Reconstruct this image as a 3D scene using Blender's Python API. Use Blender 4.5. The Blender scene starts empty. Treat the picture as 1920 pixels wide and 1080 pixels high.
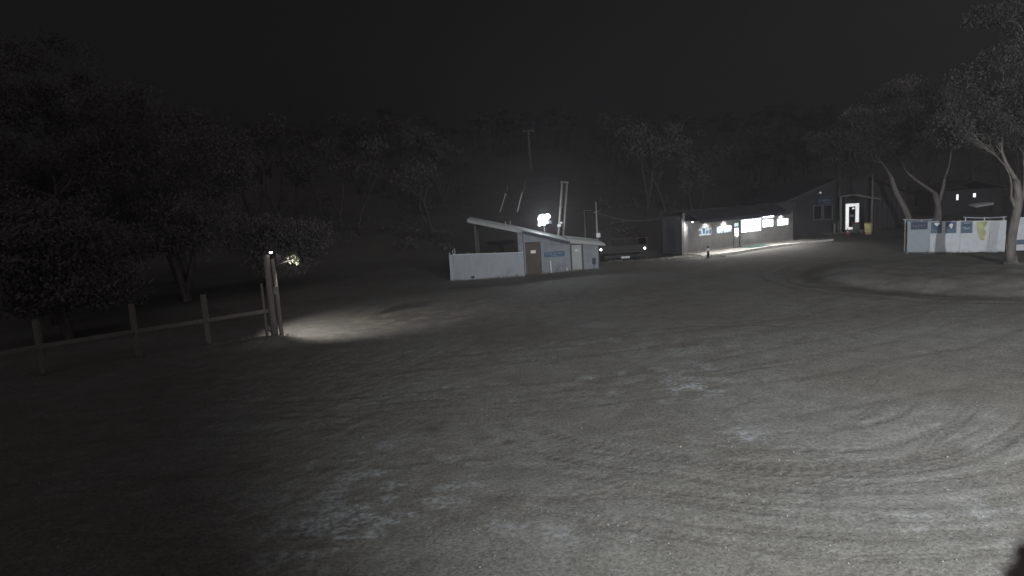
import bpy, math, random
import numpy as np
from mathutils import Matrix, Vector

random.seed(7)
RNG = np.random.default_rng(11)
rad = math.radians
sc = bpy.context.scene
col = sc.collection

# ------------------------------------------------------------------ camera
FPX, PITCH, ROLL, CAMH = 1200.0, rad(8.2), rad(3.6), 5.5
fwd = Vector((0, math.cos(PITCH), -math.sin(PITCH)))
r0 = Vector((1, 0, 0))
u0 = r0.cross(fwd)
right = r0 * math.cos(ROLL) - u0 * math.sin(ROLL)
up = r0 * math.sin(ROLL) + u0 * math.cos(ROLL)
cd = bpy.data.cameras.new('camera')
cam = bpy.data.objects.new('camera', cd)
col.objects.link(cam)
M = Matrix((right, up, -fwd)).transposed().to_4x4()
M.translation = Vector((0, 0, CAMH))
cam.matrix_world = M
cd.sensor_width = 36.0
cd.lens = 36.0 * FPX / 1920.0
cd.clip_start, cd.clip_end = 0.05, 3000
cd.dof.use_dof = True
cd.dof.focus_distance = 40.0
cd.dof.aperture_fstop = 2.8
sc.camera = cam

# ------------------------------------------------------------------ night sky and an added soft fill sun that lifts the darks
FILL_EL, FILL_ROT = 38, 160
w = bpy.data.worlds.new('World')
sc.world = w
w.use_nodes = True
nt = w.node_tree
bg = nt.nodes['Background']
sky = nt.nodes.new('ShaderNodeTexSky')
sky.sky_type = 'NISHITA'
sky.sun_disc = False
sky.sun_elevation = rad(FILL_EL)
sky.sun_rotation = rad(FILL_ROT)
hsv = nt.nodes.new('ShaderNodeHueSaturation')
hsv.inputs['Saturation'].default_value = 0.10
nt.links.new(sky.outputs[0], hsv.inputs['Color'])
nt.links.new(hsv.outputs[0], bg.inputs['Color'])
bg.inputs['Strength'].default_value = 0.0017
ml = bpy.data.lights.new('fill_sun', 'SUN')
ml.energy = 0.29
ml.angle = rad(95)
ml.color = (1.0, 0.91, 0.94)
fill_sun = bpy.data.objects.new('fill_sun', ml)
col.objects.link(fill_sun)
fill_sun.rotation_euler = (rad(90 - FILL_EL), 0, rad(180 - FILL_ROT))

sc.view_settings.view_transform = 'Standard'
sc.view_settings.look = 'None'
sc.view_settings.exposure = 0.0
sc.view_settings.gamma = 1.0
sc.view_settings.use_curve_mapping = False
sc.render.engine = 'CYCLES'
sc.cycles.use_denoising = True
sc.cycles.sample_clamp_indirect = 1.0
sc.cycles.max_bounces = 4
sc.cycles.volume_bounces = 0
sc.cycles.diffuse_bounces = 2
sc.cycles.glossy_bounces = 1
sc.cycles.caustics_reflective = False
sc.cycles.caustics_refractive = False

# ------------------------------------------------------------------ materials
def mat(name, c, rough=0.8, var=0.15, scale=6.0, bump=0.0, bscale=40.0, metal=0.0, spec=0.25, stretch=None, dirt=0.0, groove=0.0):
    m = bpy.data.materials.new(name)
    m.use_nodes = True
    t = m.node_tree
    b = t.nodes['Principled BSDF']
    b.inputs['Roughness'].default_value = rough
    b.inputs['Metallic'].default_value = metal
    b.inputs['Specular IOR Level'].default_value = spec
    co = t.nodes.new('ShaderNodeTexCoord')
    src = co.outputs['Object']
    if stretch:
        mp = t.nodes.new('ShaderNodeMapping')
        mp.inputs['Scale'].default_value = stretch
        t.links.new(src, mp.inputs[0])
        src = mp.outputs[0]
    n = t.nodes.new('ShaderNodeTexNoise')
    n.inputs['Scale'].default_value = scale
    n.inputs['Detail'].default_value = 6
    t.links.new(src, n.inputs['Vector'])
    r = t.nodes.new('ShaderNodeValToRGB')
    r.color_ramp.elements[0].position = 0.3
    r.color_ramp.elements[1].position = 0.7
    r.color_ramp.elements[0].color = (*[x * (1 - var) for x in c], 1)
    r.color_ramp.elements[1].color = (*[min(1, x * (1 + var)) for x in c], 1)
    t.links.new(n.outputs['Fac'], r.inputs[0])
    outc = r.outputs[0]
    if dirt:
        n3 = t.nodes.new('ShaderNodeTexNoise')
        n3.inputs['Scale'].default_value = 1.3
        n3.inputs['Detail'].default_value = 8
        t.links.new(co.outputs['Object'], n3.inputs['Vector'])
        r3 = t.nodes.new('ShaderNodeValToRGB')
        r3.color_ramp.elements[0].position = 0.5
        r3.color_ramp.elements[1].position = 0.78
        mx = t.nodes.new('ShaderNodeMixRGB')
        mx.blend_type = 'MULTIPLY'
        mx.inputs[2].default_value = (1 - dirt, 1 - dirt * 1.05, 1 - dirt * 1.2, 1)
        t.links.new(n3.outputs['Fac'], r3.inputs[0])
        t.links.new(r3.outputs[0], mx.inputs[0])
        t.links.new(outc, mx.inputs[1])
        outc = mx.outputs[0]
    t.links.new(outc, b.inputs['Base Color'])
    if bump:
        n2 = t.nodes.new('ShaderNodeTexNoise')
        n2.inputs['Scale'].default_value = bscale
        n2.inputs['Detail'].default_value = 5
        t.links.new(src, n2.inputs['Vector'])
        bp = t.nodes.new('ShaderNodeBump')
        bp.inputs['Strength'].default_value = bump
        bp.inputs['Distance'].default_value = 0.02
        t.links.new(n2.outputs['Fac'], bp.inputs['Height'])
        if groove:
            wv = t.nodes.new('ShaderNodeTexWave')
            wv.wave_profile = 'TRI'
            wv.inputs['Scale'].default_value = groove
            t.links.new(co.outputs['Object'], wv.inputs['Vector'])
            b2 = t.nodes.new('ShaderNodeBump')
            b2.inputs['Strength'].default_value = 0.18
            b2.inputs['Distance'].default_value = 0.03
            t.links.new(wv.outputs['Fac'], b2.inputs['Height'])
            t.links.new(b2.outputs[0], bp.inputs['Normal'])
        t.links.new(bp.outputs[0], b.inputs['Normal'])
    return m

def glow(name, c, s, var=0.0, scale=3.0):
    m = bpy.data.materials.new(name)
    m.use_nodes = True
    t = m.node_tree
    b = t.nodes['Principled BSDF']
    b.inputs['Base Color'].default_value = (0.6, 0.6, 0.6, 1)
    b.inputs['Roughness'].default_value = 0.3
    b.inputs['Emission Color'].default_value = (*c, 1)
    b.inputs['Emission Strength'].default_value = s
    if var:
        co = t.nodes.new('ShaderNodeTexCoord')
        n = t.nodes.new('ShaderNodeTexNoise')
        n.inputs['Scale'].default_value = scale
        n.inputs['Detail'].default_value = 3
        t.links.new(co.outputs['Object'], n.inputs['Vector'])
        mr = t.nodes.new('ShaderNodeMapRange')
        mr.inputs['From Min'].default_value = 0.35
        mr.inputs['From Max'].default_value = 0.65
        mr.inputs['To Min'].default_value = s * (1 - var)
        mr.inputs['To Max'].default_value = s * (1 + var)
        t.links.new(n.outputs['Fac'], mr.inputs['Value'])
        t.links.new(mr.outputs[0], b.inputs['Emission Strength'])
    return m

Mt = dict(
    hutwall=mat('hut_wall', (0.235, 0.26, 0.29), 0.7, 0.10, 3, 0.15, 60, dirt=0.4, groove=1.3),
    panel=mat('white_panel', (0.31, 0.34, 0.375), 0.6, 0.07, 5, 0.1, 30, dirt=0.2, stretch=(1, 1, 0.25)),
    banner=mat('white_banner', (0.63, 0.67, 0.72), 0.6, 0.06, 4, 0.1, 20, dirt=0.12),
    bannergrey=mat('grey_banner', (0.34, 0.39, 0.44), 0.6, 0.06, 4, 0.1, 20, dirt=0.12),
    roof=mat('roof_sheet', (0.26, 0.27, 0.27), 0.55, 0.15, 4, 0.1, 30, 0.2, dirt=0.3),
    roofdark=mat('roof_dark', (0.07, 0.073, 0.08), 0.6, 0.15, 4, 0.1, 30, 0.1, dirt=0.3),
    trim=mat('dark_trim', (0.045, 0.05, 0.065), 0.6, 0.15),
    browndoor=mat('brown_door', (0.085, 0.07, 0.055), 0.7, 0.2, 8, 0.1, 60, stretch=(6, 6, 0.6)),
    greydoor=mat('grey_door', (0.36, 0.38, 0.38), 0.6, 0.06, 4, dirt=0.15),
    blue=mat('blue_sign', (0.03, 0.075, 0.16), 0.45, 0.08, 5),
    navy=mat('navy_sign', (0.035, 0.05, 0.10), 0.5, 0.1, 5),
    steelblue=mat('blue_square_sign', (0.10, 0.15, 0.22), 0.5, 0.1, 5),
    white=mat('white_paint', (0.75, 0.76, 0.78), 0.5, 0.05),
    dimwhite=mat('faded_white', (0.33, 0.37, 0.43), 0.6, 0.1),
    faint=mat('faded_print', (0.36, 0.35, 0.40), 0.6, 0.1),
    timber=mat('weathered_timber', (0.18, 0.162, 0.156), 0.85, 0.3, 5, 0.4, 30, stretch=(8, 8, 0.8)),
    darktimber=mat('dark_timber', (0.07, 0.068, 0.07), 0.8, 0.3, 5, 0.3, 30),
    galv=mat('galvanised_steel', (0.33, 0.33, 0.32), 0.5, 0.15, 8, metal=0.4, dirt=0.3),
    wire=mat('steel_wire', (0.22, 0.22, 0.22), 0.5, 0.1, metal=0.5),
    tickwall=mat('ticket_wall', (0.205, 0.20, 0.198), 0.7, 0.08, 3, 0.15, 50, dirt=0.25, groove=0.9),
    darkwall=mat('dark_wall', (0.075, 0.075, 0.082), 0.75, 0.15, 3, 0.2, 40, dirt=0.25),
    officewall=mat('office_wall', (0.045, 0.044, 0.047), 0.75, 0.12, 3, 0.2, 40, dirt=0.2),
    palewood=mat('pale_trim', (0.24, 0.25, 0.24), 0.7, 0.1),
    dimtrim=mat('dim_trim', (0.14, 0.145, 0.145), 0.7, 0.1),
    concrete=mat('concrete', (0.33, 0.315, 0.29), 0.9, 0.22, 3, 0.3, 30, dirt=0.35),
    kerb=mat('whitewashed_kerb', (0.66, 0.65, 0.62), 0.85, 0.15, 2.5, 0.3, 30, dirt=0.3),
    mat_green=mat('green_mat', (0.10, 0.19, 0.17), 0.95, 0.25, 20, 0.4, 90),
    rubber=mat('black_rubber', (0.025, 0.025, 0.025), 0.8, 0.2),
    glass=mat('dark_glass', (0.02, 0.022, 0.025), 0.08, 0.1, spec=0.6),
    yellow=mat('yellow_plastic', (0.80, 0.72, 0.36), 0.5, 0.06),
    bannery=mat('yellow_print', (0.46, 0.47, 0.27), 0.6, 0.3, 4),
    green=mat('green_plastic', (0.10, 0.13, 0.115), 0.5, 0.1),
    redlid=mat('red_plastic', (0.22, 0.06, 0.055), 0.5, 0.1),
    orange=mat('orange_cone', (0.55, 0.17, 0.10), 0.6, 0.1),
    vehicle=mat('vehicle_paint', (0.016, 0.015, 0.016), 0.5, 0.2, dirt=0.3),
    vehred=mat('rusty_red', (0.045, 0.026, 0.022), 0.7, 0.3),
    bark=mat('gum_bark', (0.15, 0.138, 0.128), 0.85, 0.35, 3, 0.5, 14, stretch=(3, 3, 0.7)),
    barkmid=mat('gum_bark_mid', (0.24, 0.22, 0.21), 0.9, 0.3, 3, 0.5, 14, stretch=(3, 3, 0.7)),
    barkdark=mat('gum_bark_dark', (0.12, 0.11, 0.108), 0.9, 0.4, 3, 0.5, 14, stretch=(3, 3, 0.7)),
    leaf=mat('gum_leaf', (0.043, 0.045, 0.041), 0.65, 0.45, 0.9, spec=0.2),
    leafdark=mat('gum_leaf_dark', (0.14, 0.131, 0.133), 0.8, 0.12, 0.4, spec=0.0),
    twigleaf=mat('twig_leaf', (0.45, 0.40, 0.39), 0.9, 0.3, 3),
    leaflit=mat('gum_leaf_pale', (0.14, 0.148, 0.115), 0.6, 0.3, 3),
    grass=mat('dry_grass', (0.155, 0.152, 0.138), 0.95, 0.35, 1.4, spec=0.0),
    stone=mat('pebble', (0.25, 0.25, 0.245), 0.9, 0.5, 3.0, spec=0.05),
    lampglow=glow('flood_glow', (0.93, 0.97, 1.0), 14),
    lampglow2=glow('spill_glow', (0.75, 0.88, 1.0), 2.2),
    bulb=glow('bulb_glow', (1.0, 0.98, 0.93), 9),
    dot=glow('reflector_glow', (1.0, 0.97, 0.97), 9),
    win=glow('window_glow', (0.93, 0.98, 1.0), 5.0, 0.25, 1.4),
    winblue=glow('poster_glow', (0.50, 0.72, 0.92), 0.62, 0.75, 5.0),
    wincyan=glow('pane_glow', (0.70, 0.92, 1.0), 0.75, 0.3, 4.0),
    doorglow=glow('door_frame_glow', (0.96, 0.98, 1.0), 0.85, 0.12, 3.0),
    downglow=glow('downlight_glow', (1.0, 0.97, 0.92), 12),
    cabinglow=glow('cabin_window_glow', (1.0, 0.98, 0.95), 1.6),
    smalllamp=glow('small_lamp_glow', (0.8, 0.9, 1.0), 0.25),
)

# ------------------------------------------------------------------ mesh helpers
class MB:
    def __init__(s, O=(0, 0, 0), ang=0.0):
        s.v, s.f = [], []
        s.O = Vector(O)
        s.u = Vector((math.cos(ang), math.sin(ang), 0))
        s.n = Vector((math.sin(ang), -math.cos(ang), 0))   # outward, towards the viewer
    def P(s, a, b, c):
        return s.O + s.u * a + s.n * b + Vector((0, 0, c))
    def poly(s, pts):
        k = len(s.v)
        s.v += [tuple(p) for p in pts]
        s.f.append(tuple(range(k, k + len(pts))))
    def hexa(s, p):
        k = len(s.v)
        s.v += [tuple(q) for q in p]
        for q in ((0, 3, 2, 1), (4, 5, 6, 7), (0, 1, 5, 4), (1, 2, 6, 5), (2, 3, 7, 6), (3, 0, 4, 7)):
            s.f.append(tuple(k + i for i in q))
        return s
    def box(s, a0, a1, b0, b1, c0, c1):
        return s.hexa([s.P(a0, b0, c0), s.P(a1, b0, c0), s.P(a1, b1, c0), s.P(a0, b1, c0),
                       s.P(a0, b0, c1), s.P(a1, b0, c1), s.P(a1, b1, c1), s.P(a0, b1, c1)])
    def prism(s, pts, b0, b1):
        """polygon in (a,c) extruded along b"""
        k = len(s.v); n = len(pts)
        s.v += [tuple(s.P(a, b0, c)) for a, c in pts] + [tuple(s.P(a, b1, c)) for a, c in pts]
        s.f.append(tuple(range(k, k + n)))
        s.f.append(tuple(range(k + 2 * n - 1, k + n - 1, -1)))
        for i in range(n):
            j = (i + 1) % n
            s.f.append((k + i, k + n + i, k + n + j, k + j))
        return s
    def tube(s, pts, rs, n=8, cap=True):
        pts = [Vector(p) for p in pts]
        if not hasattr(rs, '__len__'):
            rs = [rs] * len(pts)
        k = len(s.v)
        ref = Vector((0.31, 0.17, 0.93))
        for i, p in enumerate(pts):
            d = (pts[min(i + 1, len(pts) - 1)] - pts[max(i - 1, 0)]).normalized()
            x = d.cross(ref if abs(d.dot(ref)) < 0.95 else Vector((1, 0, 0))).normalized()
            y = d.cross(x)
            for j in range(n):
                t = 2 * math.pi * j / n
                s.v.append(tuple(p + (x * math.cos(t) + y * math.sin(t)) * rs[i]))
        for i in range(len(pts) - 1):
            for j in range(n):
                a = k + i * n + j; b = k + i * n + (j + 1) % n
                s.f.append((a, b, b + n, a + n))
        if cap:
            s.f.append(tuple(k + j for j in range(n))[::-1])
            s.f.append(tuple(k + (len(pts) - 1) * n + j for j in range(n)))
        return s
    def lathe(s, c, prof, n=14):
        c = Vector(c); k = len(s.v)
        for r, z in prof:
            for j in range(n):
                t = 2 * math.pi * j / n
                s.v.append((c.x + r * math.cos(t), c.y + r * math.sin(t), c.z + z))
        for i in range(len(prof) - 1):
            for j in range(n):
                a = k + i * n + j; b = k + i * n + (j + 1) % n
                s.f.append((a, b, b + n, a + n))
        s.f.append(tuple(k + j for j in range(n))[::-1])
        s.f.append(tuple(k + (len(prof) - 1) * n + j for j in range(n)))
        return s
    def build(s, name, m, parent=None, smooth=False, bevel=0.0):
        off = Vector((0, 0, 0))
        q = parent
        while q is not None:
            off += q.location; q = q.parent
        me = bpy.data.meshes.new(name)
        me.from_pydata([(x - off.x, y - off.y, z - off.z) for x, y, z in s.v], [], s.f)
        me.update()
        if smooth:
            me.polygons.foreach_set('use_smooth', [True] * len(me.polygons))
        me.materials.append(Mt[m] if isinstance(m, str) else m)
        o = bpy.data.objects.new(name, me)
        col.objects.link(o)
        o.parent = parent
        if bevel:
            bv = o.modifiers.new('bevel', 'BEVEL'); bv.width = bevel; bv.segments = 2; bv.limit_method = 'ANGLE'
        return o

def tag(o, label=None, cat=None, group=None, kind=None):
    for k, v in (('label', label), ('category', cat), ('group', group), ('kind', kind)):
        if v: o[k] = v
    return o

def empty(name, loc, label, cat, group=None):
    o = bpy.data.objects.new(name, None)
    o.empty_display_size = 0.2
    o.location = loc
    col.objects.link(o)
    return tag(o, label, cat, group)

def light(name, kind, loc, aim, power, parent, color=(1, 1, 1), size=0.1, cone=120, blend=1.0):
    l = bpy.data.lights.new(name, kind)
    l.energy = power; l.color = color
    l.shadow_soft_size = size
    if kind == 'SPOT':
        l.spot_size = rad(cone); l.spot_blend = blend
    o = bpy.data.objects.new(name, l)
    col.objects.link(o)
    off = Vector((0, 0, 0)); q = parent
    while q is not None:
        off += q.location; q = q.parent
    o.parent = parent
    o.location = Vector(loc) - off
    d = Vector(aim) - Vector(loc)
    o.rotation_euler = d.to_track_quat('-Z', 'Y').to_euler()
    return o

def np_mesh(name, V, Fq, m, parent=None, smooth=False):
    off = np.zeros(3); q = parent
    while q is not None:
        off += np.array(q.location); q = q.parent
    me = bpy.data.meshes.new(name)
    V = np.asarray(V, np.float64) - off
    nv, nf, k = len(V), len(Fq), Fq.shape[1]
    me.vertices.add(nv); me.vertices.foreach_set('co', V.astype(np.float32).ravel())
    me.loops.add(nf * k); me.loops.foreach_set('vertex_index', Fq.astype(np.int32).ravel())
    me.polygons.add(nf)
    me.polygons.foreach_set('loop_start', np.arange(0, nf * k, k, dtype=np.int32))
    if smooth: me.polygons.foreach_set('use_smooth', np.ones(nf, bool))
    me.update(calc_edges=True); me.validate()
    me.materials.append(Mt[m] if isinstance(m, str) else m)
    o = bpy.data.objects.new(name, me)
    col.objects.link(o); o.parent = parent
    return o

# ------------------------------------------------------------------ terrain
def sst(a, b, x):
    t = np.clip((x - a) / (b - a), 0, 1)
    return t * t * (3 - 2 * t)

def vnoise(x, y, seed=0):
    xi = np.floor(x).astype(np.int64); yi = np.floor(y).astype(np.int64)
    fx = x - xi; fy = y - yi
    fx = fx * fx * (3 - 2 * fx); fy = fy * fy * (3 - 2 * fy)
    def h(a, b):
        n = (a * 374761393 + b * 668265263 + seed * 974634211) & 0x7fffffff
        n = ((n ^ (n >> 13)) * 1274126177) & 0x7fffffff
        return ((n ^ (n >> 16)) & 0xffff) / 65535.0
    return (h(xi, yi) * (1 - fx) + h(xi + 1, yi) * fx) * (1 - fy) + (h(xi, yi + 1) * (1 - fx) + h(xi + 1, yi + 1) * fx) * fy

def fbm(x, y, f, o=4, seed=0):
    s = np.zeros_like(x); a = 0.5
    for i in range(o):
        s += a * (vnoise(x * f, y * f, seed + i * 7) - 0.5); f *= 2.03; a *= 0.5
    return s

def base_z(x, y):
    x = np.asarray(x, float); y = np.asarray(y, float)
    start = 60 + 28 * sst(14, 30, x) - 4 * sst(-12, -24, x)
    d = np.maximum(0, y - start)
    z = 0.15 * (np.sqrt(d * d + 36) - 6) - 0.05 * (np.sqrt(np.maximum(0, y - 170) ** 2 + 400) - 20) * 1.0
    pr = np.sqrt(((x - 26.0) / 8.6) ** 2 + ((y - 33.6) / 6.6) ** 2) + 0.10 * (vnoise(x * 0.45, y * 0.45, 77) - 0.5)
    z = z + 0.36 * sst(1.20, 0.80, pr) + 0.10 * (vnoise(x * 0.9, y * 0.9, 78) - 0.5) * sst(1.2, 1.0, pr) + 0.05 * (vnoise(x * 2.3, y * 2.3, 79) - 0.5) * sst(1.25, 1.0, pr) - 0.14 * np.exp(-((pr - 1.14) / 0.10) ** 2) * sst(28, 22, x)                # grassy terrace beside the lane
    z = z + 0.30 * np.exp(-(((x - 7.6) / 3.0) ** 2 + ((y - 45.8) / 1.8) ** 2))          # bank right of the hut
    z = z - 0.62 * np.exp(-(((x - 9.4) / 3.4) ** 2 + ((y - 53.4) / 2.6) ** 2))          # dip behind it
    z = z + 0.36 * np.exp(-(((x + 10.3) / 1.5) ** 2 + ((y - 26.3) / 0.7) ** 2))        # heap in front of the lamp post
    z = z - 0.9 * sst(-19, -34, x) * sst(60, 40, y)
    return z

def zt(x, y):
    return float(base_z(np.array([x]), np.array([y]))[0])

def tracks(x, y):
    """tyre ruts: depth field 0..1 from turning circles and runs towards the buildings"""
    wob = fbm(x, y, 0.35, 3, 5) * 0.8 + fbm(x, y, 1.7, 2, 6) * 0.10
    brk = 0.5 + 0.5 * sst(-0.14, 0.10, fbm(x, y, 0.8, 3, 8))
    t = np.zeros_like(x)
    def ring(cx, cy, r, wd, ex=1.0, a0=None, a1=None, amp=1.0):
        nonlocal t
        dx, dy = x - cx, (y - cy) * ex
        rr = np.sqrt(dx * dx + dy * dy) + wob
        m = np.exp(-((rr - r) / wd) ** 2)
        if a0 is not None:
            an = np.degrees(np.arctan2(dy, dx))
            an = (an - a0) % 360
            m = m * sst(0, 14, an) * sst(a1 - a0, a1 - a0 - 14, an)
        tread = 0.65 + 0.35 * np.sin(np.arctan2(dy, dx) * r * 26 + rr * 14)
        t = np.maximum(t, m * tread * amp)
    rg = random.Random(4)
    for r, a0, a1, cx in ((4.5, 235, 320, 6.0), (5.45, 205, 318, 6.2), (6.05, 200, 310, 6.0), (6.42, 215, 322, 6.1), (6.95, 240, 326, 6.5), (7.35, 205, 322, 6.3),
                          (7.85, 222, 328, 6.0), (8.35, 225, 310, 6.4), (8.85, 240, 328, 6.1), (9.5, 232, 300, 6.2)):
        for k in range(rg.choice((2, 3, 3))):
            ring(cx, 17.6, r + k * 0.115 + rg.uniform(-0.02, 0.02), rg.uniform(0.034, 0.055), 1.05, a0 + rg.uniform(-8, 8), a1 + rg.uniform(-8, 8))
    ring(6.2, 17.2, 7.4, 0.10, 1.0, 40, 140)
    for r in (22.0, 23.6, 24.1, 26.0, 27.4):
        ring(24.5, 27.0, r, 0.13, 1.0, 120, 235, 0.3)
    for r, c_ in ((9.2, 2.2), (9.35, 2.2), (10.7, 2.4), (10.85, 2.4)):
        ring(c_, 21.5, r, 0.05, 1.0, 245, 325, 0.7)
    for r in (7.6, 7.75, 9.1, 9.22):
        ring(15.0, 9.5, r + 6, 0.05, 1.0, 110, 165, 0.35)
    for r in (9.0, 9.3, 10.4, 10.7, 11.6):
        ring(25.6, 33.8, r, 0.16, 1.15, 100, 265)
    t_keep = t.copy()
    for r in (30, 31.6, 34, 35.5):
        ring(-4.0, 52.0, r, 0.12, 1.0, 250, 320)
    for r in (46.0, 47.6, 51, 52.5, 55):
        ring(-6.0, 68.0, r, 0.16, 1.0, 255, 330)
    return np.maximum(t_keep, t * 0.5) * brk

def make_ground():
    def axis(segs):
        out = [segs[0][0]]
        for a, b, s0, s1 in segs:
            p = a
            while p < b - 1e-6:
                f = (p - a) / (b - a)
                p = min(b, p + s0 + (s1 - s0) * f); out.append(p)
        return np.array(out)
    ys = axis([(-30, 4, 2.0, 0.4), (4, 20, 0.045, 0.09), (20, 60, 0.10, 0.34), (60, 120, 0.5, 3), (120, 700, 4, 60)])
    xs = axis([(-500, -40, 45, 2.0), (-40, -16, 1.2, 0.16), (-16, -9, 0.12, 0.075), (-9, 12, 0.07, 0.07), (12, 34, 0.09, 0.22), (34, 60, 0.35, 2.0), (60, 500, 3, 45)])
    X, Y = np.meshgrid(xs, ys)
    Z = base_z(X, Y)
    near = sst(75, 45, Y) * sst(-45, -30, X) * sst(60, 40, X)
    fine = sst(34, 20, Y)
    tr = tracks(X, Y)
    calm = 1 - np.exp(-(((X - 20.5) / 8.5) ** 4 + ((Y - 51.5) / 5.0) ** 4)) * 0.85
    Z = Z + near * calm * (fbm(X, Y, 0.22, 4, 1) * 0.16 + fbm(X, Y, 1.3, 3, 2) * 0.022)
    Z = Z + fine * (fbm(X, Y, 7.0, 3, 3) * 0.016 + fbm(X, Y, 2.6, 2, 33) * 0.012)
    rough = sst(1.0, -4.0, X - 0.1 * Y + 2) * sst(30, 22, Y)                                 # tussocky left foreground
    Z = Z + rough * (np.abs(fbm(X, Y, 3.2, 3, 9)) * 0.10)
    Z = Z - tr * 0.034 * near
    # frost / worn pale patches
    def patch(px, py, sx, sy, ang=0.0):
        c, s = math.cos(ang), math.sin(ang)
        a = (X - px) * c + (Y - py) * s; b = -(X - px) * s + (Y - py) * c
        return np.exp(-((a / sx) ** 2 + (b / sy) ** 2))
    fr = (1.25 * patch(4.2, 16.7, 1.6, 0.8, 0.2) + 0.6 * patch(5.0, 18.6, 1.4, 0.7, 0.3) + 0.85 * patch(4.6, 13.3, 0.8, 0.5, 0.1) + 0.8 * patch(2.5, 18.5, 1.3, 0.35, 0.35)
          + 0.55 * patch(6.0, 21.5, 2.2, 1.2) + 0.8 * patch(-2.6, 12.4, 1.7, 2.1, 0.5) + 0.75 * patch(-3.3, 10.2, 1.6, 0.9) + 0.35 * patch(0.6, 9.9, 1.6, 0.9)
          + 0.4 * patch(2.8, 23, 3.0, 0.5, 0.3) + 0.4 * patch(7.0, 9.6, 1.2, 0.8))
    brk = sst(-0.02, 0.16, fbm(X, Y, 1.9, 4, 21) + 0.5 * fbm(X * 0.5, Y * 2.0, 4.0, 3, 22))
    fr = np.clip(fr, 0, 1) * brk
    bright = 0.55 * patch(-5.0, 30.0, 6.0, 2.5, 0.15) + 0.9 * patch(10.2, 47.9, 4.6, 0.9, 0.45) + 0.8 * patch(17.5, 49.4, 6.0, 1.0, 0.47) + 0.7 * patch(28.0, 57.2, 4.0, 1.0, 0.5)  # lamp pools painted into the ground colour, along with pale gravel
    prr = np.sqrt(((X - 26.0) / 8.6) ** 2 + ((Y - 33.6) / 6.6) ** 2)
    lane = np.exp(-((prr + 0.25 * fbm(X, Y, 0.5, 3, 71) - 1.17) / 0.09) ** 2) * sst(24, 17, X) * sst(25.5, 28, Y)
    spots = (1.2 * patch(-2.2, 15.0, 0.28, 0.16) + 1.0 * patch(-0.85, 14.2, 0.30, 0.12) + 1.1 * patch(-0.35, 13.9, 0.25, 0.14, 0.4) + 0.8 * patch(9.6, 21.5, 1.0, 0.35, 0.4)) * sst(-0.12, 0.08, fbm(X, Y, 3.0, 3, 95))
    n0, n1 = X.shape
    V = np.stack([X.ravel(), Y.ravel(), Z.ravel()], 1)
    idx = np.arange(n0 * n1).reshape(n0, n1)
    F = np.stack([idx[:-1, :-1], idx[:-1, 1:], idx[1:, 1:], idx[1:, :-1]], -1).reshape(-1, 4)
    m = bpy.data.materials.new('dirt_ground')
    m.use_nodes = True
    t = m.node_tree; b = t.nodes['Principled BSDF']
    b.inputs['Roughness'].default_value = 0.95
    b.inputs['Specular IOR Level'].default_value = 0.08
    L = t.links.new
    co = t.nodes.new('ShaderNodeTexCoord')
    def noise(s, d, dist=0.0):
        n = t.nodes.new('ShaderNodeTexNoise')
        n.inputs['Scale'].default_value = s; n.inputs['Detail'].default_value = d; n.inputs['Distortion'].default_value = dist
        L(co.outputs['Object'], n.inputs['Vector']); return n.outputs['Fac']
    def ramp(f, p0, c0, p1, c1):
        r = t.nodes.new('ShaderNodeValToRGB')
        r.color_ramp.elements[0].position = p0; r.color_ramp.elements[0].color = (*c0, 1)
        r.color_ramp.elements[1].position = p1; r.color_ramp.elements[1].color = (*c1, 1)
        L(f, r.inputs[0]); return r.outputs[0]
    def mix(fac, a, bb, mode='MIX'):
        x = t.nodes.new('ShaderNodeMixRGB'); x.blend_type = mode
        if isinstance(fac, float): x.inputs[0].default_value = fac
        else: L(fac, x.inputs[0])
        for i, q in ((1, a), (2, bb)):
            if isinstance(q, tuple): x.inputs[i].default_value = (*q, 1)
            else: L(q, x.inputs[i])
        return x.outputs[0]
    big = ramp(noise(0.22, 5, 0.6), 0.35, (0.164, 0.160, 0.146), 0.66, (0.197, 0.198, 0.192))
    med = ramp(noise(1.6, 6, 0.3), 0.3, (0.86, 0.855, 0.85), 0.72, (1.10, 1.10, 1.10))
    fin = ramp(noise(17.0, 6), 0.3, (0.66, 0.65, 0.63), 0.7, (1.30, 1.30, 1.30))
    c = mix(1.0, mix(1.0, big, med, 'MULTIPLY'), fin, 'MULTIPLY')
    def attr(nm):
        a = t.nodes.new('ShaderNodeAttribute'); a.attribute_name = nm; return a.outputs['Fac']
    c = mix(attr('rut'), c, mix(1.0, c, (0.60, 0.58, 0.56), 'MULTIPLY'))
    spk = ramp(noise(9.0, 5), 0.38, (0, 0, 0), 0.62, (1, 1, 1))
    fm = t.nodes.new('ShaderNodeMath'); fm.operation = 'MULTIPLY'
    L(attr('frost'), fm.inputs[0]); L(spk, fm.inputs[1])
    c = mix(fm.outputs[0], c, (0.40, 0.43, 0.455))
    c = mix(attr('gravel_glow'), c, (0.34, 0.31, 0.27))
    stain = ramp(noise(0.9, 4, 1.0), 0.67, (1, 1, 1), 0.80, (0.62, 0.60, 0.58))
    c = mix(0.8, c, stain, 'MULTIPLY')
    L(c, b.inputs['Base Color'])
    bp = t.nodes.new('ShaderNodeBump'); bp.inputs['Strength'].default_value = 0.55; bp.inputs['Distance'].default_value = 0.022
    ad = t.nodes.new('ShaderNodeMath'); ad.operation = 'ADD'
    L(noise(11.0, 8), ad.inputs[0]); L(noise(34.0, 4), ad.inputs[1])
    L(ad.outputs[0], bp.inputs['Height']); L(bp.outputs[0], b.inputs['Normal'])
    o = np_mesh('ground', V, F, m, smooth=True)
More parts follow.
